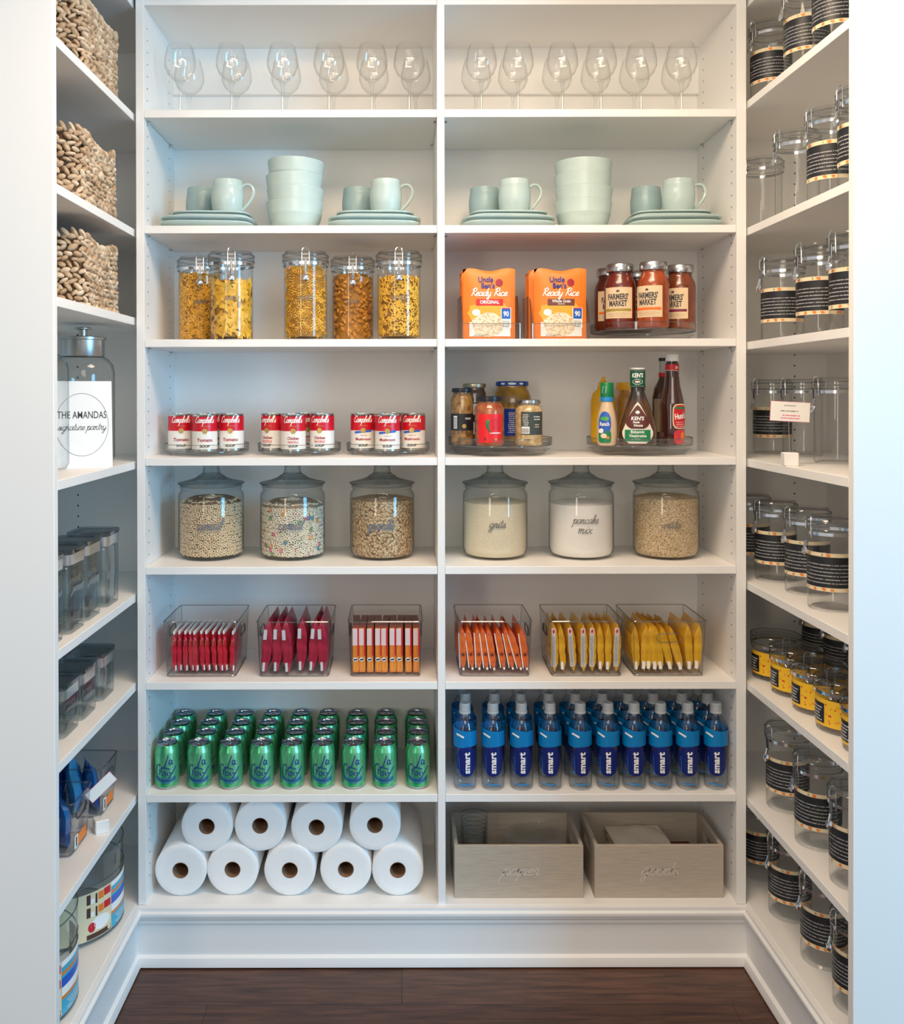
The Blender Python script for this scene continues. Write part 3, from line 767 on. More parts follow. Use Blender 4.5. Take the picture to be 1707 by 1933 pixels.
def slope_bin(w=0.155, d=0.20):
    t = thing('storage_bin', 'bin', 'bin')
    b = MB()
    side_poly = [(0, 0), (d, 0), (d, 0.125), (0.06, 0.12), (0.0, 0.042)]
    for x in (-w / 2, w / 2 - 0.002):
        vs = [(x, y, z) for y, z in side_poly] + [(x + 0.002, y, z) for y, z in side_poly]; n = 5
        b.add(vs, [tuple(range(n)), tuple(range(n, 2 * n))[::-1]] + [(i, (i + 1) % n, (i + 1) % n + n, i + n) for i in range(n)], ACRYL)
        b.tube([(x + 0.001, y, z) for y, z in side_poly[2:] + [side_poly[0]]], 0.0014, EDGE, 5)
    b.box(-w / 2, w / 2, 0, d, 0, 0.002, ACRYL)
    b.box(-w / 2, w / 2, 0, 0.002, 0, 0.042, ACRYL); b.tube([(-w / 2, 0.001, 0.042), (w / 2, 0.001, 0.042)], 0.0014, EDGE, 5)
    b.box(-w / 2, w / 2, d - 0.002, d, 0, 0.125, ACRYL); b.tube([(-w / 2, d - 0.001, 0.125), (w / 2, d - 0.001, 0.125)], 0.0014, EDGE, 5)
    b.build('tray', t)
    return Maker(t)
bn = slope_bin()
for k, (px, kind, desc) in enumerate(((925.5, 'original', 'original'), (1056.5, 'grain', 'whole grain'))):
    X = PX(px, 2.50)
    bn.put((X, YD(2.47), ZB[2]), 0, 'clear slope-front plastic bin around the %s orange rice pouches' % desc, 'clear bins of rice pouches')
    pm = pouch(kind)
    for q in range(5):
        dy = 0.034 * q
        pm.put((X - 0.003 - 0.006 * (q % 2) * (1 if k else 0.4) + (0.004 if q == 0 and k else 0), YD(2.495) + dy, ZB[2] + 0.0022), radians((0, 1.5, -1, 1, 0)[q]),
               'orange %s rice pouch, %s in its clear bin' % (desc, ('foremost', 'second from the front', 'middle one', 'second from the back', 'rearmost')[q]), 'rice pouches')
for o in bpy.data.objects:
    if o.name.startswith('rice_pouch'): o['category'] = 'rice pouch'

# ------------------------------------------------------------------ turntables
def turntable(r, plate_z, rim):
    t = thing('turntable', 'turntable', 'turntable')
    MB().lathe([(0, 0.001), (r * 0.80, 0.0005), (r * 0.86, 0.002), (r * 0.90, plate_z * 0.45), (r - 0.004, plate_z * 0.55)], ACRYL, 56).build('base', t)
    b = MB().lathe([(0, plate_z), (r - 0.006, plate_z), (r - 0.004, plate_z - 0.003), (r - 0.001, plate_z - 0.001), (r - 0.0005, plate_z + 0.004), (r, rim), (r - 0.0018, rim), (r - 0.0025, plate_z + 0.003)], ACRYL, 56)
    ring = lambda rr, z, w, mt: b.tube([(rr * cos(a * pi / 32), rr * sin(a * pi / 32), z) for a in range(64)], w, mt, 5, closed=True)
    ring(r - 0.001, rim, 0.0013, EDGE); ring(r - 0.003, plate_z - 0.001, 0.0018, EDGE)
    b.build('tray', t)
    return Maker(t)
# soup cans
TIN = mat('tin', (0.62, 0.60, 0.56), 0.25, 1.0)
PAPER = mat('can_paper_white', (0.82, 0.80, 0.75), 0.4)
CANRED = mat('can_paper_red', (0.60, 0.005, 0.02), 0.35)
def soup_can(kind):
    r, h = 0.0338, 0.1015
    t = thing('soup_can', 'can', 'soup can')
    MB().lathe([(0, 0.003), (r - 0.003, 0.003), (r - 0.002, 0), (r, 0.001), (r, 0.004), (r - 0.001, 0.005), (r - 0.001, h - 0.006), (r, h - 0.004), (r, h - 0.001), (r - 0.001, h), (r - 0.003, h),
                (r - 0.0035, h - 0.004), (0, h - 0.004)], TIN, 36).build('tin', t)
    f = on_cyl(r + 0.0003); L = 2 * pi * r
    b = MB(); b.patch(-L / 2, L / 2, 0.006, 0.055, f, PAPER, 36, 1); b.patch(-L / 2, L / 2, 0.055, h - 0.007, f, CANRED, 36, 1)
    lb = b.build('label', t)
    g = on_cyl(r + 0.0007); g2 = on_cyl(r + 0.0012); rnd = random.Random(1)
    m = MB()
    for a0 in (0.0, pi):
        dx = a0 * r
        m.geo(at(script("Campbell's", 0.0088, 0.053, 0.20, 0.35), dx, 0.078), g, WINK)
        m.geo(at(word('CONDENSED', 0.0022, 0.026), dx, 0.067), g, GOLD)
        if kind == 'tomato':
            m.geo(at(word('Tomato', 0.0085, 0.044, 0.03), dx, 0.027), g, DKRED)
        elif kind == 'chicken':
            m.geo(at(word('Chicken', 0.0075, 0.032, 0.03), dx, 0.032), g, DKRED); m.geo(at(word('NOODLE', 0.0065, 0.030, 0.02), dx, 0.022), g, RED)
        else:
            m.geo(at(word('Cream of', 0.0042, 0.019), dx, 0.040), g, DKRED); m.geo(at(word('Mushroom', 0.0075, 0.045, 0.03), dx, 0.028), g, DKRED)
            m.patch(dx - 0.025, dx + 0.025, 0, 0, g, BLUEP, 12, 1, wave=lambda x, dx=dx: (0.049 + 0.10 * (x - dx), 0.055 + 0.10 * (x - dx)))
        m.geo(at(word('SOUP', 0.0062, 0.027, 0.045), dx, 0.0115), g, INK)
    m.build('lettering', lb)
    d = MB()
    for dx in (0, pi * r): d.blob(dx, 0.055, 0.0072, 0.0072, g2, GOLD, 18, 2)
    d.build('medallion', lb)
    return Maker(t)
tt = turntable(0.116, 0.013, 0.032)
kinds = [('tomato', 'tomato', (391, [(341, 2.575), (386.5, 2.540), (437, 2.575), (404, 2.655)])),
         ('chicken', 'chicken noodle', (565.5, [(516, 2.590), (553.5, 2.540), (608, 2.575), (577, 2.655)])),
         ('mushroom', 'cream of mushroom', (732.5, [(685, 2.58), (731.5, 2.535), (780, 2.585), (742, 2.655)]))]
wh = ['left can', 'front middle can', 'right can', 'back can half hidden']
for kind, desc, (cpx, lst) in kinds:
    tt.put((PX(cpx, 2.59), YD(2.59), ZB[3]), 0, 'low clear turntable carrying the red and white %s soup cans' % desc, 'small turntables of soup cans')
    sc = soup_can(kind)
    for q, (px, D) in enumerate(lst):
        X = PX(px, D); rot = -math.atan2(X, D) + radians((2, 0, -6, 10)[q] if kind != 'chicken' else (-32, 0, -12, 10)[q])
        sc.put((X, YD(D), ZB[3] + 0.0133), rot, 'red and white %s soup can, %s on its turntable' % (desc, wh[q]), 'soup cans on turntables')

tb = turntable(0.1455, 0.028, 0.046)
tb.put((PX(1213.5, 2.6), YD(2.605), ZB[2]), 0, 'wide clear turntable carrying the five pasta sauce jars', 'large turntables of jars and bottles')
tb.put((PX(944, 2.61), YD(2.61), ZB[3]), 0, 'wide clear turntable carrying the olive, pickle and salsa jars', None)
tb.put((PX(1206.5, 2.61), YD(2.61), ZB[3]), 0, 'wide clear turntable carrying the dressing and sauce bottles', None)
PZ = 0.0283
def sauce_jar(band, redness, txt='FARMERS'):
    t = thing('sauce_jar', 'jar', 'sauce jar')
    SA = mat('tomato_sauce', redness, 0.25, noise=(40, 0), color2=tuple(c * 0.6 for c in redness), coat=0.6)
    r, h = 0.0425, 0.180
    MB().lathe([(0, 0.002), (r - 0.006, 0.001), (r - 0.001, 0.006), (r, 0.012), (r, 0.118), (r - 0.003, 0.132), (r - 0.010, 0.146), (r - 0.0115, 0.152), (r - 0.0115, 0.160)], SA, 36).build('filled_glass', t)
    MB().lathe([(r - 0.0115, 0.158), (r - 0.0065, 0.158), (r - 0.006, 0.160), (r - 0.006, h - 0.003), (r - 0.008, h), (r - 0.012, h - 0.001), (0, h - 0.001)], STEEL, 32).build('lid', t)
    b = MB(); W = r * 0.98; f = on_cyl(r + 0.0004); g = on_cyl(r + 0.0009)
    b.patch(-W, W, 0.030, 0.114, f, mat('kraft_label', (0.78, 0.60, 0.38), 0.7), 14, 1); lb = b.build('label', t)
    rnd = random.Random(5); m = MB()
    m.geo(at(word("FARMERS'", 0.015, 0.058, 0.035), 0, 0.081), g, INK); m.geo(at(word('MARKET', 0.015, 0.050, 0.035), 0, 0.063), g, INK)
    m.blob(0.0, 0.103, 0.004, 0.003, g, INK, 8, 1, jit=.3, rnd=rnd)
    m.geo(small_print(-W * .5, W * .5, 0.0585, 0.0605, 1, rnd), g, GREYINK)
    m.patch(-W * 0.92, W * 0.92, 0.049, 0.056, g, band, 10, 1)
    m.geo(small_print(-W * .8, W * .8, 0.034, 0.047, 4, rnd, 0.3), g, mat('brown_ink', (0.35, 0.22, 0.1), .7))
    m.build('lettering', lb)
    return t
fm = [((1151, 2.640), ORANGE, (0.16, 0.02, 0.008), 'dark pasta sauce jar at the left edge of its turntable', -8),
      ((1171, 2.545), mat('olive_print', (0.38, 0.28, 0.05), .5), (0.17, 0.02, 0.008), 'dark red pasta sauce jar with a green band, front left', 8),
      ((1233.5, 2.505), mat('bright_orange_print', (0.85, 0.16, 0.02), .5), (0.42, 0.07, 0.01), 'brighter orange pasta sauce jar with a red band, front centre', 22),
      ((1284, 2.565), mat('purple_print', (0.22, 0.01, 0.06), .5), (0.22, 0.045, 0.008), 'pasta sauce jar with a purple band at the right edge', 26),
      ((1203, 2.700), GOLD, (0.16, 0.02, 0.008), 'pasta sauce jar hidden behind, only its pale lid showing', 0)]
for (px, D), band, rc, lab, rz in fm:
    t = sauce_jar(band, rc); X = PX(px, D)
    t.location = (X, YD(D), ZB[2] + PZ); t.rotation_euler = (0, 0, -math.atan2(X, D) - radians(rz)); t['label'] = lab; t['group'] = 'sauce jars on the turntable'

# ------------------------------------------------------------------ jars of olives, pickles, salsa
def food(name, c, c2, sc=45): return mat(name, c, 0.2, noise=(sc, 0), color2=c2, coat=0.8)
def lidded(name, label, cat, r, h, body, lidm, lid_r, lid_h, neck, px, D, z, prof=None, lidp='lid'):
    t = thing(name, label, cat, (PX(px, D), YD(D), z), -math.atan2(PX(px, D), D))
    zt = h - lid_h
    pr = prof or [(0, 0.002), (r - 0.005, 0.0005), (r - 0.001, 0.005), (r, 0.010), (r, zt - neck * 1.4), (r - 0.002, zt - neck), (lid_r - 0.004, zt - neck * 0.25), (lid_r - 0.004, zt)]
    MB().lathe(pr, body, 36).build('filled_glass', t)
    MB().lathe([(lid_r - 0.004, zt), (lid_r, zt), (lid_r + 0.0005, zt + 0.002), (lid_r, h - 0.002), (lid_r - 0.002, h), (lid_r - 0.005, h - 0.001), (0, h - 0.001)], lidm, 32).build(lidp, t)
    return t
z4 = ZB[3] + PZ; rnd = random.Random(8)
BLK = mat('black_lid', (0.012, 0.013, 0.02), 0.3)
t = lidded('olive_jar', 'slim jar of green olives with a black lid, left edge of the turntable', 'jar', 0.0305, 0.156, food('olives', (0.36, 0.20, 0.05), (0.12, 0.05, 0.02), 60), BLK, 0.028, 0.011, 0.014, 872.5, 2.56, z4)
m = MB(); m.patch(-0.046, 0.046, 0.040, 0.086, on_cyl(0.0309), BLACKP, 12, 1); lb = m.build('label', t)
g = on_cyl(0.0314); m = MB(); m.patch(-0.026, -0.014, 0.045, 0.080, g, WINK, 3, 1)
for k in range(9): m.patch(-0.0255, -0.0145, 0.047 + k * 0.0035, 0.0485 + k * 0.0035, on_cyl(0.0318), INK, 2, 1)
m.blob(0.006, 0.052, 0.006, 0.006, g, GOLD, 12, 2); m.geo(at(word('mezz', 0.008, 0.018), 0.018, 0.070), g, WINK); m.build('print', lb)
t = lidded('olive_jar', 'taller dark olive jar with a pale gold lid, behind the slim one', 'jar', 0.0335, 0.170, food('dark_olives', (0.12, 0.06, 0.04), (0.04, 0.02, 0.015), 50), mat('gold_lid', (0.55, 0.48, 0.33), 0.3, 0.9), 0.033, 0.012, 0.012, 895.5, 2.675, z4)
m = MB(); m.patch(-0.040, 0.040, 0.020, 0.115, on_cyl(0.0339), BLACKP, 12, 1); lb = m.build('label', t)
m = MB(); g = on_cyl(0.0344); m.patch(-0.004, 0.012, 0.080, 0.112, g, WINK, 4, 1); m.patch(-0.002, 0.008, 0.025, 0.06, g, WINK, 4, 1); m.build('print', lb)
t = lidded('pickle_jar', 'big jar of pickle slices with a blue lid, at the back', 'jar', 0.0575, 0.176, food('pickles', (0.42, 0.24, 0.02), (0.14, 0.06, 0.01), 22), mat('blue_lid', (0.01, 0.07, 0.35), 0.3), 0.047, 0.013, 0.03, 967, 2.69, z4,
           prof=[(0, 0.002), (0.052, 0.001), (0.0565, 0.006), (0.0575, 0.014), (0.0575, 0.112), (0.055, 0.130), (0.048, 0.150), (0.044, 0.156), (0.044, 0.163)])
m = MB(); m.patch(-0.070, 0.070, 0.020, 0.098, on_cyl(0.0579), mat('deep_blue_print', (0.005, 0.03, 0.30), .4), 16, 1); lb = m.build('label', t)
m = MB(); m.geo(small_print(-0.012, 0.014, 0.030, 0.090, 11, rnd), on_cyl(0.0584), WINK); m.patch(-0.070, 0.070, 0.098, 0.101, on_cyl(0.0583), GOLD, 16, 1); m.build('print', lb)
m = MB()
for dx in (-0.028, 0, 0.028): m.blob(dx, 0.169, 0.007 if dx else 0.012, 0.003, on_cyl(0.0478), WINK, 12, 1)
m.build('print', t)
t = lidded('salsa_jar', 'salsa jar with a bright red label and black lid, at the front', 'jar', 0.0400, 0.134, food('salsa', (0.45, 0.14, 0.03), (0.28, 0.03, 0.01), 70), BLK, 0.0345, 0.014, 0.016, 924, 2.51, z4)
m = MB(); m.patch(-0.033, 0.038, 0.010, 0.086, on_cyl(0.0404), mat('bright_red_print', (0.80, 0.01, 0.015), .4), 12, 1); lb = m.build('label', t)
g = on_cyl(0.0409); m = MB()
m.tube([g(-0.005 + 0.0012 * (k - 3) ** 2 * 0.35, 0.072 - k * 0.0045) for k in range(9)], [0.0015, 0.0042, 0.0048, 0.0046, 0.004, 0.0034, 0.0026, 0.0018, 0.0006], mat('pepper_green', (0.0, 0.25, 0.10), .4), 6)
for k in range(6): m.geo(small_print(0.006, 0.032, 0.046 + k * 0.005, 0.050 + k * 0.005, 1, rnd), g, DKRED)
m.geo(small_print(-0.002, 0.036, 0.034, 0.038, 1, rnd, .8, .0005), g, WINK); m.blob(-0.012, 0.020, 0.004, 0.005, g, DKRED, 8, 1, jit=.3, rnd=rnd); m.blob(0.018, 0.018, 0.004, 0.003, g, YELLOW, 8, 1); m.build('print', lb)
t = lidded('artichoke_jar', 'jar of pale chopped relish with a grey-green label and silver lid, front right', 'jar', 0.0375, 0.124, food('relish', (0.68, 0.50, 0.27), (0.42, 0.27, 0.10), 80), STEEL, 0.031, 0.011, 0.014, 998.5, 2.52, z4)
m = MB(); m.patch(-0.022, 0.046, 0.030, 0.092, on_cyl(0.0379), mat('grey_green_print', (0.05, 0.065, 0.055), .5), 12, 1); lb = m.build('label', t)
g = on_cyl(0.0384); m = MB(); m.patch(-0.020, 0.002, 0.033, 0.052, g, WINK, 4, 1)
for k in range(9): m.patch(-0.0185 + k * 0.0022, -0.0175 + k * 0.0022, 0.035, 0.048, on_cyl(0.0388), INK, 1, 1)
m.geo(small_print(-0.018, 0.001, 0.054, 0.088, 8, rnd), g, WINK); m.geo(small_print(0.012, 0.036, 0.070, 0.084, 2, rnd), g, WINK); m.geo(small_print(0.014, 0.034, 0.050, 0.062, 2, rnd), g, CREAM); m.build('print', lb)

# bottles
def bottle(name, label, cat, prof, body, px, D, sx=1.0, sy=1.0, rz=0, p=2.0, parts=()):
    t = thing(name, label, cat, (PX(px, D), YD(D), z4), -math.atan2(PX(px, D), D) + radians(rz))
    MB().lathe(prof, body, 40, sx=sx, sy=sy, p=p).build('bottle', t)
    return t
MUST = mat('yellow_plastic', (0.78, 0.42, 0.01), 0.35)
t = bottle('mustard_bottle', 'yellow squeeze bottle standing behind the small dressing bottle', 'bottle', [(0, 0.001), (0.030, 0.0), (0.034, 0.004), (0.035, 0.02), (0.035, 0.120), (0.030, 0.140), (0.018, 0.152), (0.015, 0.156)], MUST, 1139, 2.66, 1.0, 0.75)
MB().lathe([(0.015, 0.155), (0.016, 0.156), (0.014, 0.170), (0.006, 0.178), (0.005, 0.188), (0, 0.189)], MUST, 20).build('cap', t)
t = bottle('dressing_bottle', 'small cream dressing bottle with a green cap and blue collar', 'bottle', [(0, 0.001), (0.020, 0), (0.025, 0.004), (0.0268, 0.02), (0.0268, 0.062), (0.0225, 0.088), (0.0190, 0.100), (0.0150, 0.118), (0.0150, 0.121)], mat('cream_dressing', (0.72, 0.52, 0.34), 0.25, coat=.6), 1146, 2.515)
MB().lathe([(0.0165, 0.119), (0.0175, 0.120), (0.0175, 0.131), (0.0165, 0.131)], LTBLUE, 28).build('collar', t)
b = MB().lathe([(0.0176, 0.131), (0.0178, 0.132), (0.0174, 0.168), (0.016, 0.170), (0, 0.170)], mat('green_cap', (0.0, 0.20, 0.06), 0.35), 28).build('cap', t)
m = MB(); g = on_cyl(0.0183, -0.4); m.tube([g(x, z) for x, z in ((-.006, .142), (.004, .142), (.006, .160), (-.004, .158))], 0.0006, WINK, 5, closed=True); m.build('print', b)
g0 = lambda x, z: (0.0272 * sin(x / 0.0268 - 0.25), -0.0274 * cos(x / 0.0268 - 0.25) * (1.0 if z < 0.06 else 1.0 - (z - 0.06) * 5.5), z)
def gg(x, z):
    rr = 0.0274 if z < 0.062 else 0.0274 - (z - 0.062) * 0.165
    a = x / 0.0268 - 0.25; return (rr * sin(a), -rr * cos(a), z)
g1 = lambda x, z: tuple(c * (1.02 if i < 2 else 1) for i, c in enumerate(gg(x, z))); g2 = lambda x, z: tuple(c * (1.04 if i < 2 else 1) for i, c in enumerate(gg(x, z)))
m = MB(); m.blob(0, 0.062, 0.018, 0.030, gg, BLUEP, 28, 4, p=2.6); m.blob(0, 0.025, 0.018, 0.017, gg, GREENP, 24, 3, p=5); lb = m.build('label', t)
m = MB(); m.blob(0, 0.073, 0.012, 0.005, g1, mat('leaf_green_print', (0.08, 0.4, 0.08), .4), 16, 2, p=4); m.geo(at(word('Ranch', 0.010, 0.026, 0.03), 0, 0.054), g1, WINK)
m.blob(-0.002, 0.027, 0.009, 0.007, g1, CREAM, 12, 2, jit=.2, rnd=rnd); m.blob(0.009, 0.022, 0.004, 0.004, g2, ORANGE, 10, 1); m.blob(-0.010, 0.040, 0.007, 0.006, g1, WINK, 10, 1, jit=.3, rnd=rnd); m.build('print', lb)
t = lidded('spread_jar', 'squat jar with a broad yellow lid behind the triangular dressing bottle', 'jar', 0.0455, 0.172, food('mustard_spread', (0.55, 0.30, 0.06), (0.45, 0.20, 0.03), 20), MUST, 0.041, 0.022, 0.02, 1191, 2.690, z4)
DRESS = mat('balsamic_dressing', (0.16, 0.06, 0.012), 0.15, noise=(5, 0), color2=(0.02, 0.012, 0.012), stretch=(0.3, 0.3, 2), coat=1.0)
kp = [(0, 0.002), (0.046, 0.0), (0.051, 0.006), (0.0515, 0.030), (0.049, 0.055), (0.040, 0.085), (0.029, 0.115), (0.021, 0.136), (0.018, 0.146), (0.018, 0.160)]
t = bottle('dressing_bottle', 'triangular vinaigrette bottle with a dark green neck, at the centre', 'bottle', kp, DRESS, 1204, 2.515, 1.0, 0.62)
def kr(z):
    for (r0, a), (r1, b_) in zip(kp[2:], kp[3:]):
        if z <= b_: return r0 + (r1 - r0) * max(0, (z - a)) / (b_ - a)
    return kp[-1][0]
def kf(off):
    def f(x, z):
        r = kr(z); q = min(0.985, abs(x) / r); return (x, -(math.sqrt(1 - q * q) * r * 0.62) - off, z)
    return f
def tri(k, base, top, w):
    """rounded triangle: narrow at the top"""
    return lambda x: None
def tri_label(m, z0, z1, w, fn, mt, rows=14):
    vs = []; nx = 8
    for j in range(rows + 1):
        u = j / rows; z = z0 + (z1 - z0) * u
        hw = w * (1 - max(0, (u - 0.28) / 0.72)) ** 0.8 if u > 0.28 else w * (1 - ((0.28 - u) / 0.28) ** 2.6 * 0.45)
        if u > 0.93: hw = max(hw, w * 0.10 * math.sqrt((1 - u) / 0.07))
        for i in range(nx + 1): vs.append(fn(-hw + 2 * hw * i / nx, z))
    m.add(vs, [(j * (nx + 1) + i, j * (nx + 1) + i + 1, (j + 1) * (nx + 1) + i + 1, (j + 1) * (nx + 1) + i) for j in range(rows) for i in range(nx)], mt)
m = MB(); tri_label(m, 0.006, 0.118, 0.0405, kf(0.0008), mat('label_white', (0.82, 0.78, 0.68), .5)); lb = m.build('label', t, angle=60)
m = MB(); tri_label(m, 0.046, 0.110, 0.031, kf(0.0016), mat('maroon_print', (0.10, 0.015, 0.012), .5)); m.patch(-0.0335, 0.0335, 0.012, 0.043, kf(0.0016), GREENP, 12, 2)
m.geo(at(word("KEN'S", 0.0095, 0.034, 0.03, 0.15), 0, 0.069), kf(0.0024), WINK); m.geo(at(word('Steak', 0.0055, 0.018, 0.03), -0.003, 0.061), kf(0.0024), WINK); m.geo(at(word('House', 0.0065, 0.023, 0.03), 0.002, 0.052), kf(0.0024), WINK)
m.geo(at(word('Balsamic', 0.0075, 0.036, 0.02), 0, 0.034), kf(0.0024), WINK); m.geo(at(word('Vinaigrette', 0.0075, 0.046, 0.02), 0, 0.0235), kf(0.0024), WINK); m.geo(at(word('Dressing', 0.003, 0.014), 0, 0.017), kf(0.0024), WINK)
for dx, r1, r2 in ((0, .0022, .0055), (-.0035, .002, .0035), (.0035, .002, .0035)): m.blob(dx, 0.090, r1, r2, kf(0.0024), WINK, 10, 2)
m.build('print', lb, angle=60)
CAPG = mat('dark_green_sleeve', (0.0, 0.10, 0.05), 0.3)
cp = MB().lathe([(0.0185, 0.157), (0.0200, 0.158), (0.0203, 0.205), (0.019, 0.2065)], CAPG, 32).lathe([(0.0202, 0.205), (0.0204, 0.2055), (0.0200, 0.210), (0, 0.2105)], WINK, 32).build('cap', t)
m = MB(); g = on_cyl(0.0208); m.geo(at(word("KEN'S", 0.011, 0.032, 0.035, 0.1), 0, 0.184), g, WINK)
m.tube([g(0.014 * cos(a * pi / 12), 0.172 + 0.007 * sin(a * pi / 12)) for a in range(24)], 0.0006, WINK, 5, closed=True); m.blob(0, 0.172, 0.008, 0.003, g, PINKISH, 12, 1)
for zz in (0.160, 0.2015): m.tube([(0.0204 * cos(a * pi / 16), 0.0204 * sin(a * pi / 16), zz) for a in range(32)], 0.0009, STEEL, 5, closed=True)
m.build('print', cp)
BROWN = mat('brown_sauce', (0.045, 0.012, 0.008), 0.12, coat=1.0)
t = bottle('sauce_bottle', 'dark steak sauce bottle with a slim pale neck, behind the ketchup', 'bottle', [(0, 0.001), (0.027, 0), (0.030, 0.005), (0.030, 0.130), (0.026, 0.155), (0.013, 0.180), (0.011, 0.190)], BROWN, 1252, 2.685)
MB().lathe([(0.0115, 0.188), (0.0125, 0.190), (0.0125, 0.200), (0.0115, 0.2005)], RED, 20).lathe([(0.0115, 0.200), (0.0110, 0.201), (0.0105, 0.236)], mat('pale_sleeve', (0.5, 0.5, 0.52), .4), 20).lathe([(0.012, 0.234), (0.0125, 0.235), (0.0125, 0.243), (0, 0.244)], BLK, 20).build('neck', t)
m = MB(); m.patch(-0.030, 0.012, 0.030, 0.125, on_cyl(0.0304), mat('buff_print', (0.40, 0.32, 0.22), .6), 8, 1); m.build('label', t)
hp = [(0, 0.001), (0.029, 0), (0.0325, 0.005), (0.0325, 0.050), (0.0318, 0.085), (0.0335, 0.105), (0.030, 0.125), (0.022, 0.160), (0.0185, 0.190), (0.0180, 0.222), (0.0150, 0.224), (0.0150, 0.232)]
t = bottle('ketchup_bottle', 'tall dark red ketchup bottle with a white cap, right edge', 'bottle', hp, BROWN, 1269, 2.555)
MB().lathe([(0.0172, 0.229), (0.0178, 0.230), (0.0178, 0.246), (0.0165, 0.248), (0, 0.248)], WINK, 28).build('cap', t)
g = on_cyl(0.0187); m = MB(); m.patch(-0.024, 0.030, 0, 0, g, RED, 10, 1, wave=lambda x: (0.204 - 6 * max(0, x) * abs(x), 0.220)); nl = m.build('label', t)
m = MB(); m.patch(-0.024, 0.030, 0, 0, on_cyl(0.0191), CREAM, 10, 1, wave=lambda x: (0.203 - 6 * max(0, x) * abs(x), 0.2045 - 6 * max(0, x) * abs(x))); m.geo(at(word('24', 0.007, 0.010, .03), 0.013, 0.208), on_cyl(0.0192), WINK); m.build('print', nl)
g = on_cyl(0.0340, 0.75); g1 = on_cyl(0.0345, 0.75); g2 = on_cyl(0.0350, 0.75)
m = MB(); m.blob(0, 0.078, 0.024, 0.034, g, CREAM, 20, 3, p=5); m.blob(0, 0.078, 0.0215, 0.031, g1, RED, 20, 3, p=5); m.blob(0.0, 0.022, 0.021, 0.020, g1, mat('tomato_print', (0.6, 0.04, 0.06), .4), 18, 3, p=4); lb = m.build('label', t)
m = MB(); m.geo(at(word("Hunt's", 0.015, 0.036, 0.035), 0, 0.072, 0.12), g2, WINK); m.patch(-0.018, 0.018, 0.098, 0.104, g2, GREENP, 6, 1); m.blob(0.006, 0.024, 0.008, 0.012, g2, ORANGE, 12, 2); m.geo(small_print(-0.018, 0.016, 0.050, 0.066, 3, rnd), g2, PINKISH); m.build('print', lb)

# ------------------------------------------------------------------ large glass jars of cereal and grains
def big_jar():
    t = thing('glass_jar', 'jar', 'jar'); r = 0.0905
    MB().lathe([(0, 0.004), (r - 0.022, 0.001), (r - 0.010, 0.004), (r - 0.003, 0.014), (r, 0.026), (r, 0.172), (r - 0.002, 0.181), (r - 0.007, 0.187), (r - 0.008, 0.191), (r - 0.004, 0.197), (r - 0.006, 0.202)], GLASS, 56).build('body', t)
    RB = MB(); [RB.tube([(q * cos(a * pi / 28), q * sin(a * pi / 28), z) for a in range(56)], w_, EDGE, 5, closed=True) for q, z, w_ in ((r + 0.0008, 0.2075, 0.0014), (0.045, 0.2215, 0.001), (0.0265, 0.234, 0.001))]
    RB.lathe([(r - 0.010, 0.198), (r - 0.004, 0.202), (r + 0.0015, 0.207), (r, 0.2095), (r - 0.012, 0.212), (0.060, 0.217), (0.044, 0.222), (0.034, 0.230), (0.026, 0.234), (0.0235, 0.240), (0.0215, 0.252), (0.0235, 0.256), (0.024, 0.263), (0.018, 0.265), (0, 0.265)], THICK, 48).build('lid', t)
    return Maker(t)
OATY = mat('oat_ring', (0.80, 0.64, 0.44), 0.8, noise=(200, 0), color2=(0.72, 0.54, 0.33)); PALEY = mat('pale_oat_ring', (0.80, 0.72, 0.58), 0.8)
CORE = mat('cereal_gap_shade', (0.20, 0.12, 0.06), 0.9); CORE2 = mat('pale_cereal_gap_shade', (0.32, 0.24, 0.15), 0.9)  # dark core colours stand for the shade in and between the rings
MPK = mat('pink_bit', (0.80, 0.22, 0.32), .8); MBL = mat('blue_bit', (0.10, 0.30, 0.42), .8); MGR = mat('green_bit', (0.15, 0.40, 0.20), .8); MOR = mat('orange_bit', (0.80, 0.38, 0.12), .8)
GRAN = grains('granola', (0.50, 0.32, 0.15), (0.78, 0.60, 0.38), (0.18, 0.09, 0.04), 170); OATM = grains('rolled_oats', (0.62, 0.44, 0.24), (0.84, 0.68, 0.46), (0.40, 0.24, 0.11), 260)
GRIT = mat('grits_powder', (0.80, 0.70, 0.52), 0.9, noise=(300, 0), color2=(0.72, 0.60, 0.42)); FLOUR = mat('pancake_flour', (0.88, 0.84, 0.80), 0.9)
mk = big_jar(); jar_words = []
big_specs = [(398.5, 'o-shaped cereal', 'cereal', 'rings', 0.170, 'cereal', (-0.002, 0.088)), (552, 'pale cereal with coloured bits', 'cereal', 'bits', 0.162, 'cereal', (-0.002, 0.088)),
             (721, 'granola', 'granola', GRAN, 0.168, 'granola', (-0.004, 0.088)), (934.5, 'cream-coloured grits', 'grits', GRIT, 0.160, 'grits', (0.006, 0.092)),
             (1097, 'white pancake mix', 'pancake mix', FLOUR, 0.156, 'pancake', (0.012, 0.103)), (1257, 'rolled oats', 'oats', OATM, 0.172, 'oats', (0.018, 0.090))]
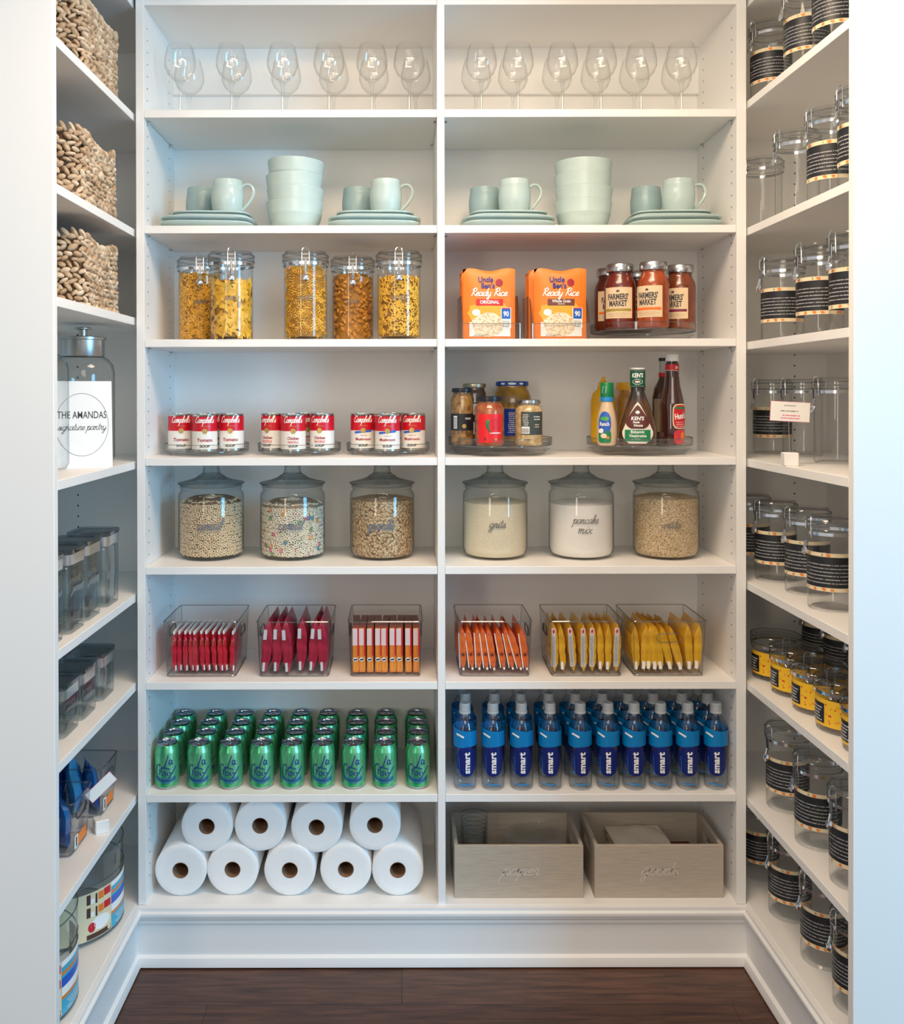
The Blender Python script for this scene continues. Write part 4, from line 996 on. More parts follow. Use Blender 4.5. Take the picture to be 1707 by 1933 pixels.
for i, (px, desc, cat, src, h, wd, (tx, tz)) in enumerate(big_specs):
    X = PX(px, 2.612); loc = (X, YD(2.612), ZB[4]); ph = -math.atan2(X, 2.612)
    j = mk.put(loc, ph, 'large glass jar with a knobbed glass lid, full of %s' % desc, 'large glass jars of dry goods')
    l = MB(); f = on_cyl(0.0915)
    if wd == 'pancake':
        l.geo(at(script('pancake', 0.0115, 0.076, 0.15), tx, tz), f, GREYINK); l.geo(at(script('mix', 0.0125, 0.040, 0.15), tx, tz - 0.027), f, GREYINK)
    else: l.geo(at(script(wd, 0.0115 if i > 2 else 0.0135, {'grits': 0.048, 'oats': 0.044, 'cereal': 0.074, 'granola': 0.076}[wd], 0.19), tx, tz), f, GREYINK if i > 2 else mat('slate_ink', (0.14, 0.16, 0.20), .5))
    lt = l.mesh('lettering'); jar_words.append((j, lt))
    if src in ('rings', 'bits'):
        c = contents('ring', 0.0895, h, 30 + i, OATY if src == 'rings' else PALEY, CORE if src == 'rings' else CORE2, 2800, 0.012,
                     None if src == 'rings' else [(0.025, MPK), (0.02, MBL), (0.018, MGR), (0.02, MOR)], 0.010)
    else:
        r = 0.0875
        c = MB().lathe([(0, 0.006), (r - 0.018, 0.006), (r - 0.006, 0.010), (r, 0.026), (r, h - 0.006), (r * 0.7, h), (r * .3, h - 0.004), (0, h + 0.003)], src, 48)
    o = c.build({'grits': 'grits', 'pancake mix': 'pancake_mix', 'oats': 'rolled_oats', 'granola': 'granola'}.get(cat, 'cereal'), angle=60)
    tag(o, '%s filling the %s large glass jar' % (desc, nth(i, 6)), cat, 'dry goods in the large glass jars', 'stuff', loc)

for j, lt in jar_words:
    o = bpy.data.objects.new('lettering', lt); COL.objects.link(o); o.parent = j; o['label'] = 'grey handwritten word'

# ------------------------------------------------------------------ clear bins of snacks
def clear_bin(w=0.2, d=0.2, h=0.150, front_handle=False):
    t = thing('storage_bin', 'bin', 'bin'); b = MB(); rr = 0.010; tp = 0.94
    def ring(k, z):
        pts = []; ww, dd = w / 2 * k, d / 2 * k
        for (sx, sy, a0) in ((1, 1, 0), (-1, 1, pi / 2), (-1, -1, pi), (1, -1, 1.5 * pi)):
            for q in range(4):
                a = a0 + q * pi / 6; pts.append((sx * (ww - rr) + rr * cos(a), sy * (dd - rr) + rr * sin(a), z))
        return pts
    v = ring(tp * 0.965, 0.001) + ring(tp, 0.007) + ring(1, h); n = 16
    fs = [tuple(range(n))[::-1]] + [(k * n + i, k * n + (i + 1) % n, (k + 1) * n + (i + 1) % n, (k + 1) * n + i) for k in (0, 1) for i in range(n)]
    b.add(v, fs, ACRYL)
    b.build('body', t)
    MB().tube(ring(1, h), 0.0019, EDGE, 5, closed=True).tube(ring(tp * 0.985, 0.004), 0.0017, EDGE, 5, closed=True).build('rim', t)
    for (sx, sy) in ((1, 1), (1, -1), (-1, 1), (-1, -1)):
        MB().tube([(sx * (w / 2 * tp - 0.003), sy * (d / 2 * tp - 0.003), 0.008), (sx * (w / 2 - 0.003), sy * (d / 2 - 0.003), h)], 0.0012, EDGE, 5).build('corner_edge', t)
    pill = []
    for q in range(16):
        a = 2 * pi * q / 16; pill.append(((0.022 if cos(a) > 0 else -0.022) + 0.012 * cos(a), 0.012 * sin(a)))
    for s in (1, -1):
        kx = 1 - (1 - tp) * 0.30
        pts = [(x, s * d / 2 * kx, h * 0.70 + z) for x, z in pill] if front_handle else [(s * w / 2 * kx, x, h * 0.70 + z) for x, z in pill]
        MB().tube(pts, 0.0016, EDGE if front_handle else mat('dark_handle_edge', (0.05, 0.05, 0.055), .2), 5, closed=True).build('handle', t)
    return t
def packet(w, h, tk, mt, tip, art, seed, crimp=0.10):
    """flat bag standing on its edge: thickness along x, width along y"""
    rnd = random.Random(seed); t = thing('snack_packet', 'packet', 'snack packet')
    ny, nz = 6, 14
    def fx(u, v):      # u 0..1 along depth, v 0..1 height
        e = min(1, min(v, 1 - v) / crimp) ** 0.6 if min(v, 1 - v) < crimp else 1
        s = sin(pi * min(max(v, 0), 1)) ** 0.35
        return tk / 2 * e * s * (0.74 + 0.26 * sin(pi * u) ** 0.5)
    b = MB(); wr = [rnd.uniform(-.0012, .0012) for _ in range(200)]
    for sg in (1, -1):
        vs = []
        for i in range(ny + 1):
            for j in range(nz + 1):
                u, v = i / ny, j / nz; q = fx(max(u, 0.001), v)
                vs.append((sg * q * (1 if 0 < j < nz else .1) + (wr[(i * 15 + j) % 200] if 0 < j < nz else 0), -w / 2 + w * u, h * v))
        o = len(b.v)
        b.add(vs, [(i * (nz + 1) + j, (i + 1) * (nz + 1) + j, (i + 1) * (nz + 1) + j + 1, i * (nz + 1) + j + 1) for i in range(ny) for j in range(nz)], mt)
    # front and back edge strips
    for u, y in ((0, -w / 2), (1, w / 2)):
        vs = []; n = 0
        for j in range(nz + 1):
            q = fx(max(u, 0.001), j / nz) * (1 if 0 < j < nz else .1); i_ = 0 if u == 0 else ny; wv = wr[(i_ * 15 + j) % 200] if 0 < j < nz else 0
            vs += [(-q + wv, y, h * j / nz), (wv, y - 0.003 * (1 if u == 0 else -1), h * j / nz), (q + wv, y, h * j / nz)]
        b.add(vs, [(3 * j + k, 3 * j + k + 1, 3 * j + k + 4, 3 * j + k + 3) for j in range(nz) for k in (0, 1)], mt)
    b.build('wrapper', t, angle=60)
    a = MB(); q = tk / 2 * 0.6
    if art == 'tip':
        a.box(-0.0018, 0.0018, -w / 2 - 0.002, w / 2, h - 0.002, h + 0.007, tip); a.box(q * .7, q + 0.001, -w / 2 - 0.0025, -w / 2 + 0.01, 0.004, 0.018, WINK)
        a.geo(small_print(-q * .6, q * .6, h * .72, h * .86, 3, rnd, .5, .0008), on_flat(-w / 2 - 0.0036), GOLD)
    elif art == 'edge':
        a.box(-q - 0.0022, -q + 0.0002, -w / 2 - 0.003, -w / 2 + 0.004, h * .08, h * .85, WINK); a.blob(0.0008, h * .38, q * .5, 0.004, on_flat(-w / 2 - 0.0034), tip, 8, 1, jit=.3, rnd=rnd)
        a.box(-0.002, 0.003, -w / 2 - 0.004, -w / 2, 0.004, 0.010, WINK)
    elif art == 'bar':
        a.box(-q * 1.1, q * .4, -w / 2 - 0.0045, -w / 2 - 0.0025, h * .12, h * .80, mat('bar_print', (0.62, 0.62, 0.62), .5)); a.box(-q * 1.1, q * .4, -w / 2 - 0.0046, -w / 2 - 0.0024, h * .80, h * .93, PINKISH)
        a.geo(at(word('1', 0.006, q), -q * .35, h * .83), on_flat(-w / 2 - 0.0052), RED) if False else a.blob(-q * .35, h * .86, q * .4, 0.006, on_flat(-w / 2 - 0.0052), RED, 8, 1, jit=.3, rnd=rnd)
        a.geo(small_print(-q * .9, q * .2, h * .15, h * .77, 22, rnd, .4, .0006), on_flat(-w / 2 - 0.0050), GREYINK)
    elif art == 'foot':
        a.box(-q * .9, q * .1, -w / 2 - 0.0045, -w / 2 - 0.002, h * .06, h * .22, WINK)
    elif art == 'chip':
        a.box(-q, -q * .15, -w / 2 - 0.0045, -w / 2 - 0.002, h * .62, h * .80, mat('silver_print', (.6, .62, .64), .3)); a.box(-q * .6, 0, -w / 2 - 0.0045, -w / 2 - 0.002, 0.006, h * .2, mat('silver_print', (.6, .62, .64), .3))
    a.build('print', t)
    return t
FILMRED = mat('red_film', (0.60, 0.012, 0.035), 0.28, noise=(60, 0), color2=(0.45, 0.006, 0.02)); FILMDK = mat('crimson_film', (0.42, 0.015, 0.05), 0.25, noise=(50, 0), color2=(0.28, 0.008, 0.03))
FILMOR = mat('orange_film', (0.82, 0.17, 0.02), 0.3, noise=(60, 0), color2=(0.62, 0.10, 0.02)); FILMYE = mat('yellow_film', (0.80, 0.46, 0.02), 0.3, noise=(50, 0), color2=(0.62, 0.33, 0.01))
z6 = ZB[5]; DB = 2.588
def put_row(root, X, n, span, labels, group, tilt, zz=0.0075, y=0.0, jit=0.004, seed=1, gaps=None):
    rnd = random.Random(seed); m_ = Maker(root)
    for i in range(n):
        x = X - span / 2 + span * (i / (n - 1) if gaps is None else gaps[i]); tl = tilt(i) if callable(tilt) else tilt
        m_.put((x, YD(DB) - 0.004 + y + rnd.uniform(-jit, jit), z6 + zz), label=labels(i), group=group, rot=(0, tl, radians(rnd.uniform(-2, 2))))
bins = [(377, 'thin red fruit snack packets'), (553.5, 'plump crimson snack bags'), (726.5, 'upright orange and red snack sticks'),
        (934, 'slanting orange snack packets'), (1108, 'yellow and silver snack bars'), (1264, 'loosely leaning yellow snack packets')]
proto = clear_bin(); bm_ = Maker(proto)
for i, (px, desc) in enumerate(bins):
    X = PX(px, 2.49)
    if i == 5:
        o = clear_bin(front_handle=True); o.location = (X, YD(DB), z6); o['label'] = 'clear open bin with a handle on its front, holding %s' % desc; o['group'] = 'clear bins of snacks'
    else: bm_.put((X, YD(DB), z6), 0, 'clear open plastic bin holding %s' % desc, 'clear bins of snacks')
XB_ = [PX(px, 2.49) for px, _ in bins]
put_row(packet(0.13, 0.104, 0.0165, FILMRED, WINK, 'tip', 1), XB_[0], 11, 0.158, lambda i: 'thin red packet with a white tip, %s in its clear bin' % nth(i, 11), 'thin red packets', lambda i: radians(0 if i < 3 else -2.5 if i < 10 else 2))
put_row(packet(0.15, 0.148, 0.036, FILMDK, WINK, 'chip', 2, 0.22), XB_[1], 6, 0.158, lambda i: 'plump crimson bag with pointed ends, %s in its clear bin' % nth(i, 6), 'crimson snack bags', lambda i: radians((5, 2, -3, 1, 5, -2)[i]), jit=0.008, seed=4)
def stick():
    t = thing('snack_stick', 'stick', 'snack stick'); rnd = random.Random(2)
    OB = mat('stick_orange', (0.78, 0.26, 0.03), .4, noise=(30, 0), color2=(0.62, 0.14, 0.02), stretch=(6, 6, .4))
    MB().box(-0.0090, 0.0090, -0.075, 0.075, 0, 0.118, OB, b=0.002).build('wrapper', t)
    a = MB(); y = -0.0756
    a.box(0.0048, 0.0089, y, y + .004, 0.046, 0.119, RED); a.box(-0.0086, 0.0044, y - .0003, y + .004, 0.074, 0.119, PINKISH)
    for k in range(4): a.box(-0.0075 + k * 0.0045, -0.006 + k * 0.0045, y, y + .002, 0.006, 0.030, YELLOW if k % 2 else ORANGE)
    a.blob(-0.001, 0.036, 0.0072, 0.0055, on_flat(y - .0008), WINK, 12, 1); a.blob(-0.001, 0.036, 0.0045, 0.0032, on_flat(y - .0012), INK, 9, 1, jit=.4, rnd=rnd)
    a.box(-0.0092, 0.0092, -0.060, 0.060, 0.1182, 0.124, mat('brown_film', (0.22, 0.06, 0.04), .4))
    a.build('print', t); return t
put_row(stick(), XB_[2], 9, 0.164, lambda i: 'orange stick packet with a pale top label, %s in its clear bin' % nth(i, 9), 'orange and red snack sticks', 0.0, jit=0.001)
PXM = 1.423e-3
put_row(packet(0.14, 0.122, 0.026, FILMOR, mat('brown_dot', (0.12, 0.03, 0.01), .5), 'edge', 3, 0.22), XB_[3], 9, PXM, lambda i: 'orange packet with a silver edge, %s in its clear bin' % nth(i, 9), 'orange snack packets',
        lambda i: radians((-2, -7, -3, -7, -9, -10, -11, -16, -8)[i]), gaps=[q + .5 for q in (-60, -40, -28, -14, 2, 20, 38, 51, 61)], zz=0.010)
lab = lambda i: 'yellow snack bar, %s in its clear bin' % nth(i, 8)
tl5 = (0, -3, -4, 0, 1, -1, 1, 2); off5 = (-58, -42, -23, -5, 14, 30, 42, 57)
def sub_row(root, X, idx, offs, tilts, label, group, zz):
    m_ = Maker(root)
    for i in idx:
        m_.put((X + offs[i] * PXM, YD(DB) - 0.004 + 0.002 * ((i * 7) % 3 - 1), z6 + zz), label=label(i), group=group, rot=(0, radians(tilts[i]), radians((i * 5) % 4 - 1.5)))
sub_row(packet(0.15, 0.128, 0.027, FILMYE, WINK, 'bar', 5, 0.18), XB_[4], (0, 2, 3, 4, 7), off5, tl5, lambda i: 'yellow bar with a silver back label, %s in its clear bin' % nth(i, 8), 'yellow and silver bars', 0.009)
sub_row(packet(0.15, 0.128, 0.023, FILMYE, WINK, 'foot', 5, 0.18), XB_[4], (1, 5, 6), off5, tl5, lambda i: 'all-yellow bar wrapper, %s in its clear bin' % nth(i, 8), 'yellow and silver bars', 0.009)
sub_row(packet(0.15, 0.126, 0.028, FILMYE, WINK, 'foot', 7, 0.2), XB_[5], range(9), (-57, -44, -35, -24, -9, 9, 27, 42, 58), (-3, 3, 2, -3, -9, -13, -15, -3, 3), lambda i: 'yellow packet with a white foot, %s in its clear bin' % nth(i, 9), 'yellow snack packets', 0.010)

# ------------------------------------------------------------------ green soda cans
def can_green():
    m = bpy.data.materials.new('green_foil'); m.use_nodes = True; nt = m.node_tree; b = nt.nodes['Principled BSDF']; N = nt.nodes.new; L = nt.links.new
    tc = N('ShaderNodeTexCoord'); mp = N('ShaderNodeMapping'); mp.inputs['Scale'].default_value = (40, 40, 9); L(tc.outputs['Object'], mp.inputs['Vector'])
    n = N('ShaderNodeTexNoise'); n.inputs['Scale'].default_value = 1.0; n.inputs['Detail'].default_value = 5; L(mp.outputs['Vector'], n.inputs['Vector'])
    r = N('ShaderNodeValToRGB'); r.color_ramp.elements[0].position = 0.38; r.color_ramp.elements[0].color = (0.01, 0.34, 0.13, 1); r.color_ramp.elements[1].position = 0.66; r.color_ramp.elements[1].color = (0.24, 0.68, 0.38, 1)
    L(n.outputs['Fac'], r.inputs['Fac']); L(r.outputs['Color'], b.inputs['Base Color'])
    b.inputs['Metallic'].default_value = 0.6; b.inputs['Roughness'].default_value = 0.26
    return m
FOIL = can_green()
LIDM = mat('can_lid_metal', (0.42, 0.44, 0.50), 0.2, 1.0)
t = thing('soda_can', 'can', 'soda can'); r = 0.033
MB().lathe([(0, 0.006), (0.020, 0.005), (0.0245, 0), (0.0265, 0.001), (0.030, 0.007)], STEEL, 32).lathe([(0.030, 0.007), (r - 0.0005, 0.013), (r, 0.017), (r, 0.098), (r - 0.001, 0.102), (0.029, 0.112), (0.0268, 0.117)], FOIL, 32).build('body', t)
ld = MB().lathe([(0.0268, 0.117), (0.0275, 0.119), (0.0275, 0.1215), (0.0262, 0.122), (0.0252, 0.121), (0.0240, 0.1165), (0, 0.1165)], LIDM, 32).build('lid', t)
m = MB(); m.tube([(0.0055 * cos(a * pi / 6), -0.004 + 0.009 * sin(a * pi / 6), 0.1180) for a in range(12)], 0.0012, STEEL, 5, closed=True); m.build('pull_tab', ld)
m = MB(); g = on_cyl(r + 0.0004); g2 = on_cyl(r + 0.0002)
for a0 in (0, pi):
    dx = a0 * r
    LA = [[(0.006, 0.094), (0.000, 0.074), (-0.006, 0.062), (-0.0135, 0.058), (-0.010, 0.063), (0.002, 0.060), (0.011, 0.056)],
          [(0.015, 0.080), (0.0105, 0.081), (0.008, 0.073), (0.012, 0.069), (0.017, 0.080)], [(0.017, 0.080), (0.0155, 0.071), (0.020, 0.070)],
          [(-0.018, 0.064), (-0.018, 0.070), (-0.024, 0.068), (-0.029, 0.058), (-0.030, 0.046), (-0.026, 0.042)],
          [(-0.020, 0.056), (-0.0165, 0.053), (-0.018, 0.042)], [(-0.017, 0.049), (-0.013, 0.054), (-0.010, 0.052)],
          [(-0.004, 0.051), (-0.009, 0.048), (-0.009, 0.041), (-0.004, 0.041), (-0.001, 0.047), (-0.004, 0.051)],
          [(0.004, 0.050), (0.003, 0.043), (0.007, 0.042)], [(0.005, 0.0545), (0.0055, 0.055)], [(0.009, 0.050), (0.014, 0.044), (0.019, 0.046)],
          [(0.029, 0.062), (0.018, 0.048), (0.008, 0.034), (0.002, 0.030)]]
    m.geo(at(strokes([smooth_pts(l) for l in LA], 0.0026), dx, 0), g, NAVY)
    for (z0, w, mm) in ((0.0285, 0.0030, NAVY), (0.024, 0.0022, BLUEP), (0.0335, 0.0016, BLUEP)):
        m.geo(at(strokes([smooth_pts([(-0.031, z0 + 0.009), (-0.018, z0 + 0.001), (0.0, z0 - 0.002), (0.018, z0), (0.027, z0 + 0.005)])], w), dx, 0), g, mm)
m.build('lettering', t)
mk = Maker(t)
for ri, (D, row) in enumerate(((2.509, 'front'), (2.585, 'second'), (2.661, 'third'), (2.737, 'back'))):
    rnd = random.Random(40 + ri)
    for i, px in enumerate((313.5, 374.5, 434, 492.5, 550, 608, 666.5, 725, 787.5)):
        X = PX(px, 2.509) + (rnd.uniform(-.0035, .0035) if ri else 0)
        mk.put((X, YD(D) + (rnd.uniform(-.002, .002) if ri else 0), ZB[6]), radians(rnd.uniform(-4, 4)) - math.atan2(X, 2.5) * 0.6, 'green soda can in the %s row, %s' % (row, nth(i, 9)), 'green soda cans in rows')

# ------------------------------------------------------------------ water bottles
t = thing('water_bottle', 'bottle', 'water bottle'); r = 0.031
MB().lathe([(0, 0.010), (0.012, 0.004), (0.022, 0.0), (0.028, 0.003), (0.0305, 0.010), (r, 0.018), (r, 0.128), (0.0302, 0.148), (0.027, 0.168), (0.021, 0.184), (0.0145, 0.194), (0.0125, 0.198), (0.0125, 0.205)], PET, 32).build('bottle', t)
CAPM = mat('frosted_cap', (0.52, 0.55, 0.57), 0.4)
c = MB().lathe([(0.0150, 0.200), (0.0158, 0.201), (0.0158, 0.206), (0.0145, 0.207)], CAPM, 28)
vs = []
prof = [(0.0140, 0.207), (0.0145, 0.209), (0.0143, 0.225), (0.0125, 0.228), (0, 0.228)]
c.lathe(prof, CAPM, 28)
for k in range(5): c.tube([(0.0146 * cos(a * pi / 12), 0.0146 * sin(a * pi / 12), 0.210 + k * 0.0032) for a in range(24)], 0.0006, CAPM, 4, closed=True)
c.build('cap', t)
g = on_cyl(r + 0.0004); g2 = on_cyl(r + 0.0009); g3 = on_cyl(r + 0.0014); L2 = pi * r
AQ = mat('sky_blue_label', (0.0, 0.20, 0.52), 0.3)
m = MB(); m.patch(-L2, L2, 0, 0, g, AQ, 40, 2, wave=lambda x: (0.117 + 0.002 * sin(x * 60), 0.168 - 0.009 * (0.5 + 0.5 * sin(x / r + 0.6))))
DB_ = mat('deep_blue_label', (0.002, 0.012, 0.15), 0.3)
m.blob(0.003, 0.080, 0.0275, 0.040, g, DB_, 28, 4, p=2.6)
m.blob(0.003 + pi * r * 0.98, 0.09, 0.032, 0.060, g, DB_, 28, 4, p=2.4)
lb = m.build('label', t)
m = MB(); w_ = word('smart', 0.0165, 0.057, 0.035); m.geo(at(w_, 0.0100, 0.076, pi / 2), g2, WINK)
m.geo(strokes([smooth_pts([(-0.028, 0.151), (-0.018, 0.149), (-0.006, 0.144)])], 0.005), g2, WINK)
m.geo(strokes([[(-0.020, 0.090), (-0.017, 0.040)]], 0.001), g2, LTBLUE)
rnd = random.Random(3); m.geo(at(small_print(-0.025, 0.025, -0.004, 0.004, 2, rnd, .4), -0.031, 0.075, pi / 2), g2, NAVY)
m.patch(-0.020, 0.020, 0.0165, 0.0195, g2, LTBLUE, 8, 1)
m.build('print', lb)
mk = Maker(t)
fx = (877, 930, 984, 1038, 1095, 1147.5, 1197, 1247, 1298.5, 1351.5); bx_ = (878, 933, 983, 1035.5, 1086, 1137, 1186, 1233, 1287, 1338.5)
for ri, (D, row, xs) in enumerate(((2.500, 'front', fx), (2.580, 'middle', bx_), (2.662, 'back', None))):
    rnd = random.Random(70 + ri)
    for i in range(10):
        X = PX(xs[i], D) if xs else PX(bx_[i], 2.58) + rnd.uniform(-.004, .004)
        X = min(X, 0.853)
        if i and X - lastX < 0.0635: X = lastX + 0.0635
        lastX = X
        mk.put((X, YD(D), ZB[6]), radians(rnd.uniform(-7, 7)) - math.atan2(X, D), 'clear blue-labelled water bottle in the %s row, %s' % (row, nth(i, 10)), 'water bottles in rows')

# ------------------------------------------------------------------ paper towel rolls
TOWEL = mat('paper_towel', (0.88, 0.88, 0.88), 0.9, bump=(120, 0.25)); CARD = mat('cardboard', (0.26, 0.14, 0.08), 0.85)
def roll():
    t = thing('paper_towel_roll', 'roll', 'paper towel'); M = R(pi / 2, 'X')
    Mx = Matrix(((1, 0, 0, 0), (0, 0, -1, 0), (0, 1, 0, 0), (0, 0, 0, 1)))      # profile height runs to -y
    rr = 0.0695; Lh = 0.27
    p = [(0.021, 0), (0.066, 0), (rr, -0.003), (rr, -Lh + 0.003), (0.066, -Lh), (0.021, -Lh)]
    vs = MB()
    prof = [(0.0205, 0.001), (0.035, 0.0), (0.045, 0.0006), (0.055, 0.0), (0.064, 0.0004), (0.068, 0.002), (rr, 0.005), (rr, Lh - 0.005), (0.066, Lh), (0.0205, Lh)]
    My = Matrix(((1, 0, 0, 0), (0, 0, 1, 0), (0, -1, 0, 0), (0, 0, 0, 1)))
    b = MB().lathe(prof, TOWEL, 56, My)
    b.add(*(([(rr * cos(a) * 1.004, 0.004 + (Lh - 0.008) * k, rr * sin(a) * 1.004) for a in (0.9, 0.93, 0.96) for k in (0, 1)]), [(0, 1, 3, 2), (2, 3, 5, 4)]), TOWEL)
    b.build('roll', t)
    MB().lathe([(0.0215, 0.0005), (0.0205, 0.0), (0.0200, 0.002), (0.0200, Lh - 0.002), (0.0205, Lh)], CARD, 40, My).build('core', t)
    return Maker(t)
mk = roll()
low = [(338, 0), (436, 0), (545, 0), (651, 0), (749.5, 0)]; up = [(388, 349), (489, 351), (596, 348), (706.5, 352)]
for i, (px, _) in enumerate(low):
    mk.put((PX(px, 2.49), YD(2.49) + 0.004 * (i % 2), ZB[7] + 0.0702), label='white paper towel roll in the lower row, %s of five' % nth(i, 5), group='stacked paper towel rolls', rot=(0, radians(40 * i), 0))
zups = [0.3475, 0.3490, 0.3445, 0.3500]
for i, (px, _) in enumerate(up):
    mk.put((PX(px, 2.495), YD(2.495), zups[i]), label='white paper towel roll in the upper row, %s of four' % nth(i, 4), group='stacked paper towel rolls', rot=(0, radians(35 * i + 15), 0))

# ------------------------------------------------------------------ wooden crates
WOOD = mat('greyed_wood', (0.50, 0.43, 0.35), 0.7, noise=(30, 0), color2=(0.42, 0.36, 0.29), stretch=(0.6, 1, 9)); EDGEW = mat('pale_wood_edge', (0.62, 0.50, 0.36), 0.7)
def crate(txt, X):
    w, d, h, tk = 0.346, 0.205, 0.141, 0.010
    t = thing('wooden_crate', 'crate', 'crate', (X, YD(2.479), ZB[7]))
    b = MB().box(-w / 2, w / 2, 0, tk, 0, h, WOOD, b=0.001); b.build('front_board', t)
    MB().geo(script(txt, 0.0165, 0.112 if txt == 'paper' else 0.104, 0.13), on_flat(-0.0008, 0.0 if txt == 'paper' else 0.0, h * 0.44), mat('white_marker', (0.68, 0.62, 0.56), .6)).build('lettering', t)
    MB().box(-w / 2, w / 2, d - tk, d, 0, h, WOOD, b=0.001).build('back_board', t)
    MB().box(-w / 2 + tk, w / 2 - tk, tk, d - tk, 0.002, 0.010, WOOD).build('base_board', t)
    for s in (-1, 1):
        x0, x1 = sorted((s * w / 2, s * (w / 2 - tk))); b = MB()
        y0, y1, za, zb = d / 2 - 0.036, d / 2 + 0.036, 0.088, 0.114
        b.box(x0, x1, tk, d - tk, 0, za, WOOD); b.box(x0, x1, tk, d - tk, zb, h, WOOD); b.box(x0, x1, tk, y0, za, zb, WOOD); b.box(x0, x1, y1, d - tk, za, zb, WOOD)
        b.build('side_board', t)
    return t
X1 = PX(979, 2.479); X2 = PX(1244.5, 2.479)
crate('paper', X1)['label'] = 'weathered wooden crate with the word paper on its front'
crate('goods', X2)['label'] = 'weathered wooden crate with the word goods on its front'
# stacked clear cups and plates in one crate
cup = MB().lathe([(0, 0.001), (0.026, 0.0), (0.028, 0.003), (0.036, 0.082), (0.038, 0.084), (0.0375, 0.086)], FINE, 28)
cup.tube([(0.0378 * cos(a * pi / 12), 0.0378 * sin(a * pi / 12), 0.085) for a in range(24)], 0.0009, EDGE, 5, closed=True)
cm = cup.mesh('plastic_cup')
for k in range(8):
    zz = ZB[7] + 0.0105 + 0.0115 * k
    plain('plastic_cup', cm, (X1 - 0.112, YD(2.585), zz), 0.3 * k, 'clear plastic cup nested in the stack in the left crate, %s up' % ('bottom one' if k == 0 else 'topmost' if k == 7 else ORD[k]), 'plastic cup', 'nested clear cups in the crate')
pm = MB().lathe([(0, 0.001), (0.055, 0.0), (0.060, 0.002), (0.085, 0.012), (0.0855, 0.0135), (0.060, 0.004), (0, 0.003)], FINE, 40).mesh('plastic_plate')
for k in range(12):
    zz = ZB[7] + 0.0105 + 0.0085 * k
    plain('plastic_plate', pm, (X1 + 0.055 + 0.001 * (k % 3), YD(2.585), zz), 0.2 * k, 'clear plastic plate stacked in the left crate, %s' % ('bottom one' if k == 0 else 'topmost' if k == 11 else ORD[k] + ' from the bottom'), 'plastic plate', 'stacked clear plates in the crate')
NAP = mat('white_napkin', (0.80, 0.72, 0.60), 0.85, bump=(40, 0.3))
rnd = random.Random(12)
for k in range(5):
    b = MB(); n = 10; vs = []
    for i in range(n + 1):
        for j in range(n + 1):
            x = -0.078 + 0.156 * i / n; y = -0.075 + 0.150 * j / n
            vs.append((x + rnd.uniform(-.001, .001), y, (0.012 if i not in (0, n) and j not in (0, n) else 0.007) + 0.0035 * sin(x * 60 + k) * sin(y * 45 + k * 2)))
    b.add(vs, [(i * (n + 1) + j, (i + 1) * (n + 1) + j, (i + 1) * (n + 1) + j + 1, i * (n + 1) + j + 1) for i in range(n) for j in range(n)], NAP)
    b.box(-0.078, 0.078, -0.075, 0.075, 0, 0.008, NAP, b=0.002)
    o = b.build('napkin_stack'); tag(o, 'folded white napkins piled in the right crate, %s bundle' % (ORD[k] if k < 4 else 'topmost'), 'napkins', 'napkins in the crate', None, (X2 - 0.025 + 0.003 * (k % 2), YD(2.588), ZB[7] + 0.0105 + 0.0225 * k), radians((0, 2, -2, 1, 3)[k]))
RN = mat('dark_red_napkin', (0.15, 0.035, 0.03), 0.8)
for k in range(2):
    o = MB().box(-0.035, 0.035, -0.06, 0.06, 0, 0.030, RN, b=0.004).build('napkin_stack')
    tag(o, 'dark red napkin pack at the right inside the goods crate, %s' % ('bottom', 'top')[k], 'napkins', 'red napkins in the crate', None, (X2 + 0.100, YD(2.590), ZB[7] + 0.0105 + 0.0305 * k), radians(2 * k))

# ------------------------------------------------------------------ left run: woven baskets
STRAW = mat('woven_leaf', (0.60, 0.44, 0.29), 0.7, noise=(38, 0), color2=(0.40, 0.26, 0.15), bump=(90, 0.5)); STRAW2 = mat('pale_woven_leaf', (0.74, 0.60, 0.44), 0.7, noise=(38, 0), color2=(0.52, 0.38, 0.25), bump=(90, 0.5)); SHADE = mat('basket_gap_shade', (0.22, 0.14, 0.085), 0.9)  # the dark core colour paints shade between the woven strands
def rrect(w, d, r, s):
    """point and heading at distance s along a rounded rectangle"""
    segs = [(w - 2 * r, 'l'), (pi * r / 2, 'a'), (d - 2 * r, 'l'), (pi * r / 2, 'a')] * 2
    P = sum(l for l, _ in segs); s = s % P; x, y, h = -w / 2 + r, -d / 2, 0.0
    for l, k in segs:
        q = min(s, l)
        if k == 'l': nx, ny, nh = x + q * cos(h), y + q * sin(h), h
        else:
            a = q / r; nx = x + r * (sin(h + a) - sin(h)); ny = y + r * (cos(h) - cos(h + a)); nh = h + a
        if s <= l: return nx, ny, nh
        s -= l; x, y, h = nx, ny, nh
    return x, y, h
